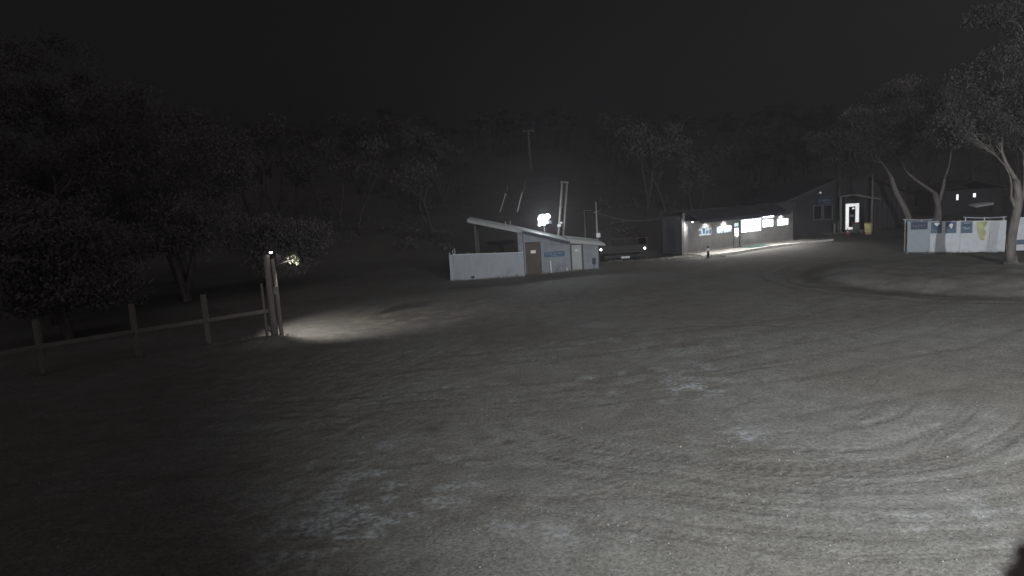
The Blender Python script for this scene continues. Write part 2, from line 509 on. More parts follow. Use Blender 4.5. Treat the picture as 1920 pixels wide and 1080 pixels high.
    for nm, arr in (('rut', np.clip(tr + 0.9 * lane + spots, 0, 1)), ('frost', fr), ('gravel_glow', bright * brk)):
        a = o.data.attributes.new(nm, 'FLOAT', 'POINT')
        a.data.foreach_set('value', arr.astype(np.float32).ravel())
    tag(o, kind='structure')
    return xs, ys, Z
GX, GY, GZ = make_ground()

def ground_z(x, y):
    i = np.clip(np.searchsorted(GX, x) - 1, 0, len(GX) - 2); j = np.clip(np.searchsorted(GY, y) - 1, 0, len(GY) - 2)
    fx = (x - GX[i]) / (GX[i + 1] - GX[i]); fy = (y - GY[j]) / (GY[j + 1] - GY[j])
    return (GZ[j, i] * (1 - fx) + GZ[j, i + 1] * fx) * (1 - fy) + (GZ[j + 1, i] * (1 - fx) + GZ[j + 1, i + 1] * fx) * fy

def gz(x, y):
    return float(ground_z(np.array([x]), np.array([y]))[0])

# ------------------------------------------------------------------ grass blades and pebbles (stuff)
def scatter():
    N = 95000
    d = 7.0 * (34 / 7.0) ** RNG.random(N)
    az = RNG.uniform(-0.86, 0.88, N)
    x = d * az * 1.0; y = d
    keep = RNG.random(N) < np.clip(0.35 + 1.6 * fbm(x, y, 0.7, 3, 40) + 0.55 * sst(2, -6, x), 0.06, 1)
    keep &= tracks(x, y) < 0.4
    x, y, d = x[keep], y[keep], d[keep]; n = len(x)
    z = ground_z(x, y) - 0.004
    a = RNG.uniform(0, 2 * np.pi, n); ln = RNG.uniform(0.02, 0.055, n) * (0.8 + d / 30); lean = RNG.uniform(1.05, 1.62, n)
    wd = ln * RNG.uniform(0.10, 0.22, n)
    dx, dy = np.cos(a), np.sin(a)
    b0 = np.stack([x - dy * wd, y + dx * wd, z], 1); b1 = np.stack([x + dy * wd, y - dx * wd, z], 1)
    tp = np.stack([x + dx * ln * np.sin(lean), y + dy * ln * np.sin(lean), z + 0.006 + ln * np.abs(np.cos(lean)) * 0.8], 1)
    V = np.stack([b0, b1, tp], 1).reshape(-1, 3)
    rows = [((-4.0, 43.35), (0.95, 43.5), 260), ((1.0, 44.15), (6.1, 44.15), 300), ((26.4, 42.5), (31.4, 40.2), 260), ((-13.4, 26.7), (-9.6, 27.1), 260), ((-15.5, 25.2), (-14.9, 25.2), 50),
            ((-18.0, 23.3), (-17.3, 23.3), 50), ((25.3, 32.3), (26.5, 32.4), 120), ((6.0, 45.5), (12.5, 49.2), 240), ((13.0, 49.0), (16.0, 47.6), 130)]
    px, py = [], []
    for (xa, ya), (xb, yb), k in rows:
        tt = RNG.random(k) + 0.03 * np.sin(40 * RNG.random(k)); px.append(xa + (xb - xa) * tt + RNG.normal(0, 0.10, k)); py.append(ya + (yb - ya) * tt - np.abs(RNG.normal(0, 0.12, k)))
    px = np.concatenate(px); py = np.concatenate(py); k = len(px); pz = ground_z(px, py) - 0.01
    hh = RNG.uniform(0.05, 0.22, k) * (0.5 + vnoise(px * 1.3, py * 1.3, 90)); aa = RNG.uniform(0, 2 * np.pi, k); ww = RNG.uniform(0.008, 0.02, k)
    q0 = np.stack([px - ww, py, pz], 1); q1 = np.stack([px + ww, py, pz], 1); q2 = np.stack([px + np.cos(aa) * hh * 0.5, py + np.sin(aa) * hh * 0.5, pz + hh], 1)
    V = np.concatenate([V, np.stack([q0, q1, q2], 1).reshape(-1, 3)]); n += k
    tag(np_mesh('grass', V, np.arange(3 * n).reshape(n, 3), 'grass'), 'short dry grass flattened across the lit foreground', 'grass', kind='stuff')
    n = 6500
    d = 7.0 * (26 / 7.0) ** RNG.random(n); x = d * RNG.uniform(-0.86, 0.88, n); y = d
    keep = RNG.random(n) < np.clip(0.5 + 1.8 * fbm(x, y, 0.5, 3, 60), 0.05, 1)
    x, y = x[keep], y[keep]; n = len(x)
    r = 0.006 * (3.6 ** (RNG.random(n) ** 2.6)); z = ground_z(x, y)
    base = np.array([[1, 0, 0], [-1, 0, 0], [0, 1, 0], [0, -1, 0], [0, 0, 0.8], [0, 0, -0.6]])
    jit = 1 + RNG.uniform(-0.35, 0.35, (n, 6, 3))
    V = (base[None] * jit * r[:, None, None]) + np.stack([x, y, z + r * 0.25], 1)[:, None]
    T = np.array([[0, 2, 4], [2, 1, 4], [1, 3, 4], [3, 0, 4], [2, 0, 5], [1, 2, 5], [3, 1, 5], [0, 3, 5]])
    F = (T[None] + 6 * np.arange(n)[:, None, None]).reshape(-1, 3)
    tag(np_mesh('gravel', V.reshape(-1, 3), F, 'stone'), 'small pale pebbles strewn over the dirt', 'gravel', kind='stuff')
scatter()

# ------------------------------------------------------------------ trees
def leaf_quads(centers, radii, per, size, flat=0.6):
    n = len(centers) * per
    c = np.repeat(np.asarray(centers), per, 0); r = np.repeat(np.asarray(radii), per)
    g = RNG.normal(0, 1, (n, 3)); g /= np.linalg.norm(g, axis=1)[:, None]
    g *= (RNG.random(n) ** 0.45)[:, None]
    p = c + g * r[:, None] * np.array([1, 1, flat])
    d = RNG.normal(0, 1, (n, 3)); d[:, 2] -= 0.7; d /= np.linalg.norm(d, axis=1)[:, None]
    s = np.cross(d, RNG.normal(0, 1, (n, 3))); s /= np.linalg.norm(s, axis=1)[:, None]
    L = size * RNG.uniform(0.6, 1.3, n)[:, None]
    q = np.stack([p - d * L * 0.5, p + s * L * 0.19, p + d * L * 0.5, p - s * L * 0.19], 1)
    return q.reshape(-1, 3), np.arange(4 * n).reshape(n, 4)

def limb(mb, a, b, ra, rb, bend=0.12, n=7, seg=7):
    a, b = Vector(a), Vector(b)
    L = (b - a).length
    o1 = Vector((random.uniform(-1, 1), random.uniform(-1, 1), random.uniform(-0.3, 1.0))) * L * bend
    o2 = Vector((random.uniform(-1, 1), random.uniform(-1, 1), random.uniform(-0.6, 0.6))) * L * bend * 0.5
    pts = []
    for i in range(seg + 1):
        t = i / seg
        pts.append(a.lerp(b, t) + o1 * math.sin(math.pi * t) + o2 * math.sin(2 * math.pi * t))
    mb.tube(pts, [ra + (rb - ra) * (i / seg) ** 0.8 for i in range(seg + 1)], n)
    return pts

def gum_geo(base, stems, leaf=0.2, per=55, sub=9, clump=0.55):
    """stems: list of (fork, r0, [(target, radius), ...]); returns trunk MB, clump centres, radii"""
    tb = MB(); C, Rr = [], []
    for fork, r0_, targets in stems:
        limb(tb, base, fork, r0_, r0_ * 0.62, 0.06, 9)
        nodes = [(Vector(fork), r0_ * 0.60)]
        for tgt, rr in sorted(targets, key=lambda q: (Vector(q[0]) - Vector(fork)).length):
            T = Vector(tgt)
            ok = [q for q in nodes if q[0].z < T.z - 0.3] or nodes[:1]
            st, rs = min(ok, key=lambda q: (q[0] - T).length + 0.25 * (q[0] - Vector(fork)).length)
            r1 = max(0.02, rs * 0.75)
            lp = limb(tb, st, T, r1, max(0.012, r1 * 0.22), 0.13, 7)
            nodes += [(lp[i], r1 * (1 - 0.75 * i / 7)) for i in (2, 3, 4, 5, 6)]
            for k in range(sub):
                th = random.uniform(0, 2 * math.pi); ph = random.uniform(-0.35, 1.0)
                q = T + Vector((math.cos(th) * rr, math.sin(th) * rr, ph * rr * 0.55)) * random.uniform(0.35, 1.0)
                limb(tb, lp[random.choice((4, 5, 6, 7))], q, max(0.012, r1 * 0.2), 0.006, 0.15, 5, 4)
                C.append(tuple(q)); Rr.append(clump * random.uniform(0.6, 1.35))
    return tb, C, Rr

def gum(base, stems, label, leaf=0.2, per=55, sub=9, clump=0.55, bark='bark', leafm='leaf', group=None):
    base = Vector((base[0], base[1], base[2] - 0.08))
    root = empty('snow_gum_tree', base, label, 'tree', group)
    tb, C, Rr = gum_geo(base, stems, leaf, per, sub, clump)
    # root flare
    tb.tube([base, base + Vector((0, 0, 0.25)), base + Vector((0.01, 0, 0.6))], [stems[0][1] * 1.55, stems[0][1] * 1.15, stems[0][1] * 0.9], 10)
    tb.build('trunk', bark, root, smooth=True)
    V, F = leaf_quads(C, Rr, per, leaf)
    np_mesh('crown', V, F, leafm, root)
    return root

def auto_stems(base, h, spread, nst=2, ntg=4, r=0.2, lean=(0, 0), lo=0.58):
    st = []
    for s in range(nst):
        a = random.uniform(0, 2 * math.pi)
        fk = Vector((base[0] + lean[0] * 0.4 + math.cos(a) * spread * 0.22, base[1] + lean[1] * 0.4 + math.sin(a) * spread * 0.22, base[2] + h * random.uniform(0.28, 0.42)))
        tg = []
        for k in range(ntg):
            b = a + random.uniform(-1.5, 1.5)
            rr = spread * random.uniform(0.35, 0.95)
            tg.append(((base[0] + lean[0] + math.cos(b) * rr, base[1] + lean[1] + math.sin(b) * rr, base[2] + h * random.uniform(lo, 0.95) * (1.08 - 0.25 * rr / spread)), spread * random.uniform(0.32, 0.48)))
        st.append((fk, r, tg))
    return st

# right of the picture: three snow gums that the photograph shows one by one
gum((25.90, 32.8, gz(25.90, 32.8)),
    [((25.51, 32.22, 4.68), 0.26, [((26.10, 31.95, 8.33), 1.9), ((24.83, 32.49, 8.88), 1.9), ((23.64, 32.31, 7.69), 1.5), ((24.37, 32.13, 10.43), 1.3), ((27.02, 32.86, 10.34), 2.2), ((25.92, 31.58, 11.98), 1.9), ((24.00, 32.22, 12.53), 0.8), ((25.19, 32.77, 7.14), 1.6)]),
     ((26.01, 32.49, 3.22), 0.16, [((27.75, 33.04, 7.42), 1.8), ((26.93, 33.41, 6.78), 1.5), ((27.93, 32.86, 8.88), 1.8)]),
     ((25.33, 32.26, 3.86), 0.12, [((23.27, 32.31, 7.05), 1.3), ((22.73, 32.58, 7.96), 1.0)])],
    'pale barked gum tree standing in front of the white banner panels', leaf=0.17, per=320, sub=13, clump=0.78)
gum((40.1, 60.0, gz(40.1, 60)),
    [((39.9, 60, 3.3), 0.34, [((36.7, 60, 8.0), 2.0), ((37.0, 60, 10.8), 3.0), ((38.6, 60.5, 12.2), 2.8), ((34.8, 59.5, 10.0), 2.6), ((40.2, 60.8, 10.8), 2.8), ((38.4, 59.2, 9.0), 2.2)]),
     ((41.0, 60.3, 4.6), 0.22, [((43.2, 60.5, 9.8), 2.8), ((41.5, 61, 11.6), 2.6), ((41.6, 59.6, 8.4), 2.0)])],
    'forked gum tree rising behind the row of blue signs', leaf=0.30, per=170, sub=14, clump=1.15, bark='barkmid', leafm='leafdark')
gum((36.6, 58.2, gz(36.6, 58.2)),
    [((34.6, 58, 5.0), 0.30, [((31.0, 57.6, 7.0), 1.7), ((31.2, 57.6, 8.9), 2.5), ((29.6, 58, 8.2), 2.0), ((33.0, 58.2, 10.0), 2.6), ((34.6, 58.6, 8.8), 2.2), ((32.4, 57.2, 7.9), 2.0)])],
    'leaning gum tree spreading over the dark office roof', leaf=0.30, per=170, sub=14, clump=1.15, bark='barkmid', leafm='leafdark')

# left of the picture: gums behind the post and rail fence
LG = 'dark gum trees behind the post and rail fence'
for i, (bx, by, h, sp, r_, lb) in enumerate([
        (-21.5, 42.0, 12.5, 5.8, 0.28, 'broad dark gum tree behind the fence nearest the lamp post'),
        (-26.5, 37.0, 16.0, 5.6, 0.32, 'dark gum tree behind the fence, left of the broad one'),
        (-33.5, 44.0, 20.0, 6.6, 0.36, 'tallest dark gum tree at the far left edge of the wood'),
        (-17.6, 46.0, 5.6, 3.2, 0.16, 'low dark gum bush left of the white hut barrier'),
        (-28.0, 54.0, 17.0, 6.0, 0.3, 'dark gum tree further back between the two big left ones'),
        (-21.5, 30.5, 6.5, 2.8, 0.18, 'small dark gum tree close behind the leftmost fence rail')]):
    b_ = (bx, by, gz(bx, by))
    gum(b_, auto_stems(b_, h, sp, 3, 7, r_, lo=0.26), lb, leaf=0.22, per=150, sub=10, clump=1.1, bark='barkdark', leafm='leafdark', group=LG)

# hillside wood that reads as one dark mass
def far_wood():
    tb = MB(); C, Rr = [], []
    spots = []
    tries = 0
    while len(spots) < 250 and tries < 12000:
        tries += 1
        y = 72 + 170 * random.random() ** 1.25
        x = random.uniform(-0.95, 0.95) * y
        if abs(x - (1.5 + (y - 50) * 0.045)) < 8 + 0.02 * y and y < 165: continue     # lift line clearing
        if 24 < x < 62 and y < 92: continue
        if any((x - a) ** 2 + (y - b) ** 2 < (3.6 + 0.010 * y) ** 2 for a, b in spots): continue
        spots.append((x, y))
    for x, y in spots:
        z = zt(x, y) - 0.2
        h = random.uniform(8.5, 13.5); sp = h * random.uniform(0.26, 0.4)
        for k in range(random.choice((1, 2, 2, 3))):
            a = random.uniform(0, 6.28)
            fk = (x + math.cos(a) * sp * 0.4, y + math.sin(a) * sp * 0.4, z + h * random.uniform(0.4, 0.6))
            limb(tb, (x, y, z), fk, 0.17, 0.10, 0.08, 5, 4)
            for j in range(3):
                b = a + random.uniform(-1.3, 1.3); rr = sp * random.uniform(0.4, 1.0)
                t = (x + math.cos(b) * rr, y + math.sin(b) * rr, z + h * random.uniform(0.62, 0.98))
                limb(tb, fk, t, 0.08, 0.02, 0.12, 4, 3)
                for q in range(3):
                    C.append((t[0] + random.uniform(-1, 1) * sp * 0.35, t[1] + random.uniform(-1, 1) * sp * 0.35, t[2] + random.uniform(-0.5, 0.6)))
                    Rr.append(random.uniform(0.8, 1.6))
    for i in range(900):
        y = 66 + 170 * random.random() ** 1.2; x = random.uniform(-0.95, 0.95) * y
        if abs(x - (1.5 + (y - 50) * 0.045)) < 7 + 0.02 * y and y < 165: continue
        if 24 < x < 62 and y < 92: continue
        C.append((x, y, zt(x, y) + random.uniform(0.2, 1.2))); Rr.append(random.uniform(0.8, 2.2))
    V, F = leaf_quads(C, Rr, 46, 0.50, 0.65)
    root = np_mesh('woodland', V, F, 'leafdark')
    tag(root, 'dark eucalypt wood covering the hillside behind the huts', 'woodland', kind='stuff')
    tb.build('trunk', 'barkdark', root, smooth=True)
far_wood()

# ------------------------------------------------------------------ lettering helper: short unreadable dashes, as in the photograph
def dashes(mb, a0, a1, c0, c1, b, seed=1, gap=0.35):
    r = random.Random(seed); a = a0; hgt = c1 - c0
    while a < a1 - 0.3 * hgt:
        wd = hgt * r.uniform(0.35, 0.75)
        e = min(a + wd, a1)
        lo = c0 + hgt * r.choice((0, 0, 0, 0.18)); hi = c1 - hgt * r.choice((0, 0.15, 0.25))
        st = hgt * 0.2
        mb.box(a, a + st, b, b + 0.004, lo, hi)
        k = r.random()
        if k < 0.7: mb.box(a + st, e, b, b + 0.004, hi - st, hi)
        if k > 0.3: mb.box(a + st, e, b, b + 0.004, lo, lo + st)
        if k > 0.5 and e - a > 3 * st: mb.box(e - st, e, b, b + 0.004, lo + st, hi - st)
        a = e + hgt * (gap if r.random() > 0.18 else 0.8)
    return mb

# ------------------------------------------------------------------ lift hut
HY = 44.3
HO = (0.0, HY, 0.0)
def hut():
    root = empty('lift_hut', (2.0, HY, 0.0), 'pale blue lift hut with sloping roof and open bay', 'hut')
    B = lambda: MB(HO)
    # front wall: sloped top following the roof, openings left for the two doors
    def top(a): return 3.02 - (a - 0.95) * (3.02 - 2.05) / (4.15 - 0.95) if a < 4.15 else 2.02 - (a - 4.15) * 0.11
    wl = B()
    def seg(a0, a1, z0, z1=None):
        t0, t1 = (top(a0), top(a1)) if z1 is None else (z1, z1)
        wl.prism([(a0, z0), (a1, z0), (a1, t1), (a0, t0)], 0.0, -0.12)
    seg(0.98, 1.10, -0.3); seg(1.10, 2.16, 2.24); seg(2.16, 4.15, -0.3)
    seg(4.15, 4.26, -0.3); seg(4.26, 5.02, 1.90); seg(5.02, 6.12, -0.3)
    wl.build('front_wall', 'hutwall', root)
    s = B(); s.prism([(6.0, -0.3), (6.12, -0.3), (6.12, 1.80), (6.0, 1.80)], -0.122, -3.4); s.build('side_wall', 'hutwall', root)
    s = B(); s.prism([(0.98, -0.3), (1.08, -0.3), (1.08, 2.95), (0.98, 2.95)], -0.122, -3.4); s.build('side_wall', 'hutwall', root)
    s = B(); s.prism([(0.98, -0.3), (6.12, -0.3), (6.12, 1.8), (0.98, 2.9)], -3.4, -3.5); s.build('back_wall', 'darkwall', root)
    # corrugated roof: high bay on the left running down to the low right end
    def roof(name, prof, b0, b1, m, rib=0.2):
        mb = B()
        n = int(abs(b1 - b0) / rib)
        k = 0
        for i in range(n):
            p0 = b0 + (b1 - b0) * i / n; p1 = b0 + (b1 - b0) * (i + 1) / n
            e = 0.018 if i % 2 else 0.0
            pts = [(a, c + e) for a, c in prof] + [(a, c - 0.05) for a, c in reversed(prof)]
            mb.prism(pts, p0, p1 + (0.001 if i % 2 else 0))
        return mb.build(name, m, root)
    roof('roof', [(-2.75, 4.10), (0.95, 3.14), (4.17, 2.20)], 0.55, -3.8, 'roof')
    roof('roof', [(4.10, 2.30), (6.5, 1.90)], 0.42, -3.8, 'roof', 0.2)
    f = B(); f.prism([(-2.78, 4.05), (0.95, 3.08), (0.95, 2.90), (-2.78, 3.90)], 0.555, 0.60); f.build('fascia', 'roof', root)
    f = B(); f.prism([(0.955, 3.08), (4.17, 2.14), (4.17, 1.98), (0.955, 2.92)], 0.555, 0.60); f.build('fascia', 'trim', root)  # dark colour stands in for the shadow under the eave
    f = B(); f.prism([(4.175, 2.28), (6.55, 1.89), (6.60, 1.70), (4.175, 2.02)], 0.425, 0.48); f.build('fascia', 'roof', root)
    # bay posts
    p = B(); p.box(-2.36, -2.20, 0.10, -0.06, -0.2, 3.86); p.build('post', 'darktimber', root)
    p = B(); p.box(0.60, 0.94, 0.12, -0.10, -0.2, 2.98); p.build('post', 'hutwall', root)
    p = B(); p.box(-2.36, -2.20, -3.2, -3.36, -0.2, 3.86); p.build('post', 'darktimber', root)
    p = B(); p.box(-2.2, 0.6, -3.2, -3.28, 1.2, 1.32); p.build('bay_rail', 'darktimber', root)
    # machinery in the bay: bullwheel on a stand
    bw = B(); bw.lathe((-0.6, HY + 2.0, 2.1), [(0.95, 0), (1.0, 0.05), (0.92, 0.10), (1.0, 0.15), (0.95, 0.2)], 24); bw.build('bullwheel', 'vehicle', root, smooth=False)
    bw = B(); bw.tube([(-0.6, HY + 2.0, -0.2), (-0.6, HY + 2.0, 2.1)], [0.22, 0.16], 10); bw.build('drive_column', 'vehicle', root, smooth=True)
    # doors
    d = B(); d.box(1.13, 2.12, -0.03, -0.08, 0.0, 2.2); dd = d.build('door', 'browndoor', root); tag(dd, 'brown door with a small white notice')
    q = B(); q.box(1.45, 1.80, -0.026, -0.018, 1.45, 1.66); q.build('notice', 'white', dd)
    q = B(); q.tube([(2.04, HY + 0.03 - 0.07, 1.02), (2.04, HY - 0.07, 1.02), (1.92, HY - 0.07, 1.02)], 0.014, 6); q.build('handle', 'galv', dd)
    for a0, a1, c0, c1 in ((1.085, 1.13, -0.25, 2.25), (2.12, 2.165, -0.25, 2.25)):
        q = B(); q.box(a0, a1, 0.012, -0.10, c0, c1); q.build('door_jamb', 'trim', root)
    d = B(); d.box(4.30, 4.98, -0.02, -0.07, 0.0, 1.84); dd = d.build('door', 'greydoor', root); tag(dd, 'pale grey door in a dark frame')
    q = B(); q.box(4.52, 4.74, -0.017, -0.01, 1.42, 1.52); q.build('notice', 'white', dd)
    for a0, a1, c0, c1 in ((4.19, 4.30, -0.25, 1.96), (4.98, 5.09, -0.25, 1.96), (4.301, 4.979, 1.84, 1.96)):
        q = B(); q.box(a0, a1, 0.02, -0.10, c0, c1); q.build('door_frame', 'trim', root)
    # blue sign with two lines of small white writing
    sg = B(); sg.prism([(2.36, 1.12), (3.74, 1.12), (3.80, 1.18), (3.80, 1.42), (3.70, 1.50), (2.44, 1.46), (2.36, 1.40)], 0.03, 0.004); so = sg.build('sign', 'blue', root)
    tag(so, 'blue sign with two lines of white writing')
    t = B(); dashes(t, 2.50, 3.66, 1.31, 1.41, 0.031, 3); tag(t.build('lettering', 'dimwhite', so), kind='stuff')
    t = B(); dashes(t, 2.72, 3.34, 1.18, 1.26, 0.031, 4); tag(t.build('lettering', 'dimwhite', so), kind='stuff')
    # small things on the front
    p = B(); p.tube([(2.80, HY - 0.06, -0.1), (2.78, HY - 0.06, 0.86)], 0.05, 8); p.build('vent_pipe', 'white', root, smooth=True)
    p = B(); p.tube([(3.92, HY - 0.10, -0.1), (3.88, HY - 0.10, 0.35)], 0.035, 8); p.build('pipe_stub', 'white', root, smooth=True)
    p = B(); p.box(5.72, 5.92, 0.16, 0.01, 0.42, 0.86); p.build('meter_box', 'trim', root)
    p = B(); p.tube([(5.84, HY - 0.09, 0.0), (5.84, HY - 0.09, 0.42)], 0.05, 8); p.build('conduit', 'hutwall', root, smooth=True)
    for a in (-0.18, 0.16):
        p = B(); p.tube([(a, HY + 1.2, 3.30), (a, HY + 1.2, 3.66)], 0.035, 7).lathe((a, HY + 1.2, 3.62), [(0.03, 0), (0.10, 0.05), (0.03, 0.12)], 8); p.build('roof_vent', 'roof', root)
hut()

# roof floodlight on the hut
def hut_flood():
    c = Vector((2.55, 45.5, 2.68))
    root = empty('floodlight', c, 'glaring white twin floodlight on the lift hut roof', 'floodlight')
    mb = MB(); mb.tube([c, c + Vector((0, 0, 0.75))], 0.05, 8); mb.box(c.x - 0.28, c.x + 0.45, -(c.y - 0.05), -(c.y + 0.05), c.z + 0.70, c.z + 0.76)
    mb.build('bracket', 'galv', root)
    for (dx, dz, r, dy) in ((-0.08, 1.08, 0.34, -0.12), (0.26, 1.22, 0.20, -0.02)):
        h = c + Vector((dx, dy, dz)); n = Vector((-0.06, -1, -0.08)).normalized()
        s = MB(); s.tube([h + n * 0.0, h + n * 0.10, h + n * 0.16], [r * 0.55, r * 0.95, r], 20)
        hd = s.build('lamp_head', 'galv', root, smooth=False)
        s = MB(); s.tube([h + n * 0.161, h + n * 0.19], [r * 0.96, r * 0.93], 20); s.build('lens', 'lampglow', hd)
    s = MB(); s.tube([c + Vector((-0.30, -0.1, 0.84)), c + Vector((-0.34, -0.14, 0.60))], 0.09, 8); s.build('lamp_shade', 'lampglow', root)
    s = MB(); s.tube([c + Vector((0.20, -0.1, 0.72)), c + Vector((0.30, -0.14, 0.88))], 0.07, 8); s.build('spill_rim', 'lampglow2', root)  # glows by itself to imitate spill from the lamp heads
    s = MB(); s.box(c.x - 0.22, c.x + 0.12, -(c.y - 0.16), -(c.y - 0.1), c.z + 0.60, c.z + 0.66); s.build('spill_bar', 'lampglow2', root)  # no lamp: emission stands in for glare below the heads
    s = MB(); s.tube([c + Vector((0.32, 0, 0.86)), c + Vector((0.52, 0, 0.74))], 0.10, 8); s.build('camera_housing', 'dimwhite', root)
    light('flood_light', 'SPOT', c + Vector((0, -0.4, 1.05)), (2.0, 20, -8), 500, root, (0.85, 0.93, 1.0), 0.2, 150, 1.0)
    light('flood_spill', 'POINT', c + Vector((0.1, 0.5, 1.5)), (2.0, 60, 4), 160, root, (0.85, 0.93, 1.0), 0.35)
hut_flood()

# white ribbed barrier in front of the open bay
def barrier():
    root = empty('barrier_panel', (-1.5, 43.5, 0), 'long white ribbed barrier wall in front of the open hut bay', 'barrier')
    A = Vector((-3.90, 43.42, 0)); Bp = Vector((0.93, 43.62, 0))
    ang = math.atan2(Bp.y - A.y, Bp.x - A.x); L = (Bp - A).length
    mb = MB(A, ang)
    n = 62
    def zt_(a): return 1.77 - 0.17 * a / L
    for i in range(n):
        a0 = L * i / n; a1 = L * (i + 1) / n
        e = 0.014 if i % 2 else 0.0
        mb.prism([(a0, -0.05), (a1, -0.05), (a1, zt_(a1)), (a0, zt_(a0))], e, -0.05)
    mb.build('panel', 'panel', root)
    m2 = MB(A, ang); m2.prism([(-0.26, -0.02), (-0.004, -0.05), (-0.004, 1.77), (-0.24, 1.80)], -0.10, -0.14); m2.build('return_panel', 'bannergrey', root)
    for a in (0.0, 1.0, 2.85, 4.7):
        p = MB(A, ang); p.tube([tuple(p.P(a + 0.05, -0.10, -0.2)), tuple(p.P(a + 0.05, -0.10, zt_(a) + 0.13))], 0.035, 7); p.build('stake', 'galv', root)
    for a, h in ((-0.20, 0.20), (0.02, 0.34), (0.16, 0.42)):
        p = MB(A, ang); p.tube([tuple(p.P(a, -0.22, -0.2)), tuple(p.P(a, -0.22, 1.75 + h))], [0.05, 0.035], 7); p.build('stake', 'bannergrey', root)
    t = MB(A, ang); dashes(t, 1.22, 1.72, 1.42, 1.53, 0.016, 8); dashes(t, 1.26, 1.70, 1.18, 1.28, 0.016, 9); dashes(t, 1.24, 1.66, 0.86, 1.04, 0.016, 10)
    tag(t.build('faded_lettering', 'faint', root), kind='stuff')
    p = MB(A, ang); p.box(1.16, 1.40, 0.10, 0.02, 0.10, 0.22); p.build('clamp', 'rubber', root)
    c = MB(A, ang); c.prism([(0, 1.775), (L, 1.605), (L, 1.635), (0, 1.805)], 0.018, -0.055); c.build('capping', 'white', root)
barrier()

# ------------------------------------------------------------------ lift gear behind the hut
def lift_mast():
    root = empty('lift_mast', (3.7, 48, gz(3.7, 48)), 'tall leaning steel portal mast behind the hut roof', 'mast')
    z0 = gz(3.7, 48)
    for (a, b), nm in ((((3.42, 48.0, z0), (4.20, 48.0, 6.31)), 'pole'), (((3.84, 48.6, z0), (4.62, 48.6, 6.25)), 'pole')):
        mb = MB(); mb.tube([a, b], [0.10, 0.085], 8); mb.build(nm, 'galv', root, smooth=True)
    mb = MB(); mb.tube([(4.12, 47.95, 6.27), (4.70, 48.65, 6.22)], 0.07, 8); mb.build('crossbar', 'galv', root)
    for t in (0.55, 0.7, 0.85):
        p = Vector((3.42, 48, z0)).lerp(Vector((4.20, 48, 6.31)), t); q = Vector((3.84, 48.6, z0)).lerp(Vector((4.62, 48.6, 6.25)), t)
        mb = MB(); mb.tube([p, q], 0.025, 6); mb.build('rung', 'galv', root)
    mb = MB(); mb.box(3.66, 3.94, -47.86, -48.0, 3.0, 3.16); mb.box(3.86, 4.05, -47.8, -47.95, 3.22, 3.34); mb.build('cable_clamp', 'white', root)
lift_mast()
TY = 137.0
def lift_tower():
    z0 = gz(5.5, TY)
    root = empty('lift_tower', (5.5, TY, z0), 'T shaped lift tower up the dark slope above the hut', 'tower')
    mb = MB(); mb.tube([(5.56, TY, z0 - 0.3), (5.4, TY, 18.7)], [0.30, 0.22], 8); mb.build('pole', 'galv', root, smooth=True)
    mb = MB(); mb.tube([(4.3, TY, 18.75), (6.6, TY, 18.62)], 0.13, 8); mb.build('crossarm', 'galv', root)
    for x in (4.4, 6.5):
        mb = MB(); mb.lathe((x, TY, 18.3), [(0.10, 0), (0.28, 0.05), (0.28, 0.25), (0.10, 0.3)], 12); mb.build('sheave', 'galv', root)
lift_tower()
def catenary(a, b, sag, n=24):
    a, b = Vector(a), Vector(b)
    return [a.lerp(b, i / n) - Vector((0, 0, sag * 4 * (i / n) * (1 - i / n))) for i in range(n + 1)]
R1 = catenary((3.9, 48.3, 6.2), (4.4, TY, 18.4), 1.8)
mb = MB(); mb.tube(R1, 0.012, 5); tag(mb.build('haul_rope', 'wire'), 'thin steel haul rope running from the mast up the slope', 'rope')
R2 = catenary((-0.3, 48.0, 5.3), (4.4, TY, 18.2), 1.5)
mb = MB(); mb.tube(R2, 0.012, 5); tag(mb.build('haul_rope', 'wire'), 'thin steel haul rope rising left of the mast', 'rope')
for a, b, c_, lab in (((-0.64, 55, 4.16), (-0.10, 55, 5.48), (0.12, 55.2, 6.4), 'thin left tow hanger dangling above the hut roof'),
                      ((0.87, 55, 4.10), (1.26, 55, 5.40), (1.66, 55.2, 6.6), 'brighter right tow hanger dangling above the hut roof')):
    root = empty('tow_hanger', a, lab, 'tow hanger')
    mb = MB(); mb.tube([a, b], 0.035 if a[0] < 0 else 0.06, 7); mb.build('tow_bar', 'galv', root)
    mb = MB(); mb.tube([b, Vector(b).lerp(Vector(c_), 0.25)], 0.09, 8); mb.build('spring_box', 'galv', root)
    mb = MB(); mb.tube([Vector(b).lerp(Vector(c_), 0.25), Vector(b).lerp(Vector(c_), 0.6) + Vector((0.12, 0, 0)), c_], 0.02, 6); mb.build('hanger_cord', 'galv', root)

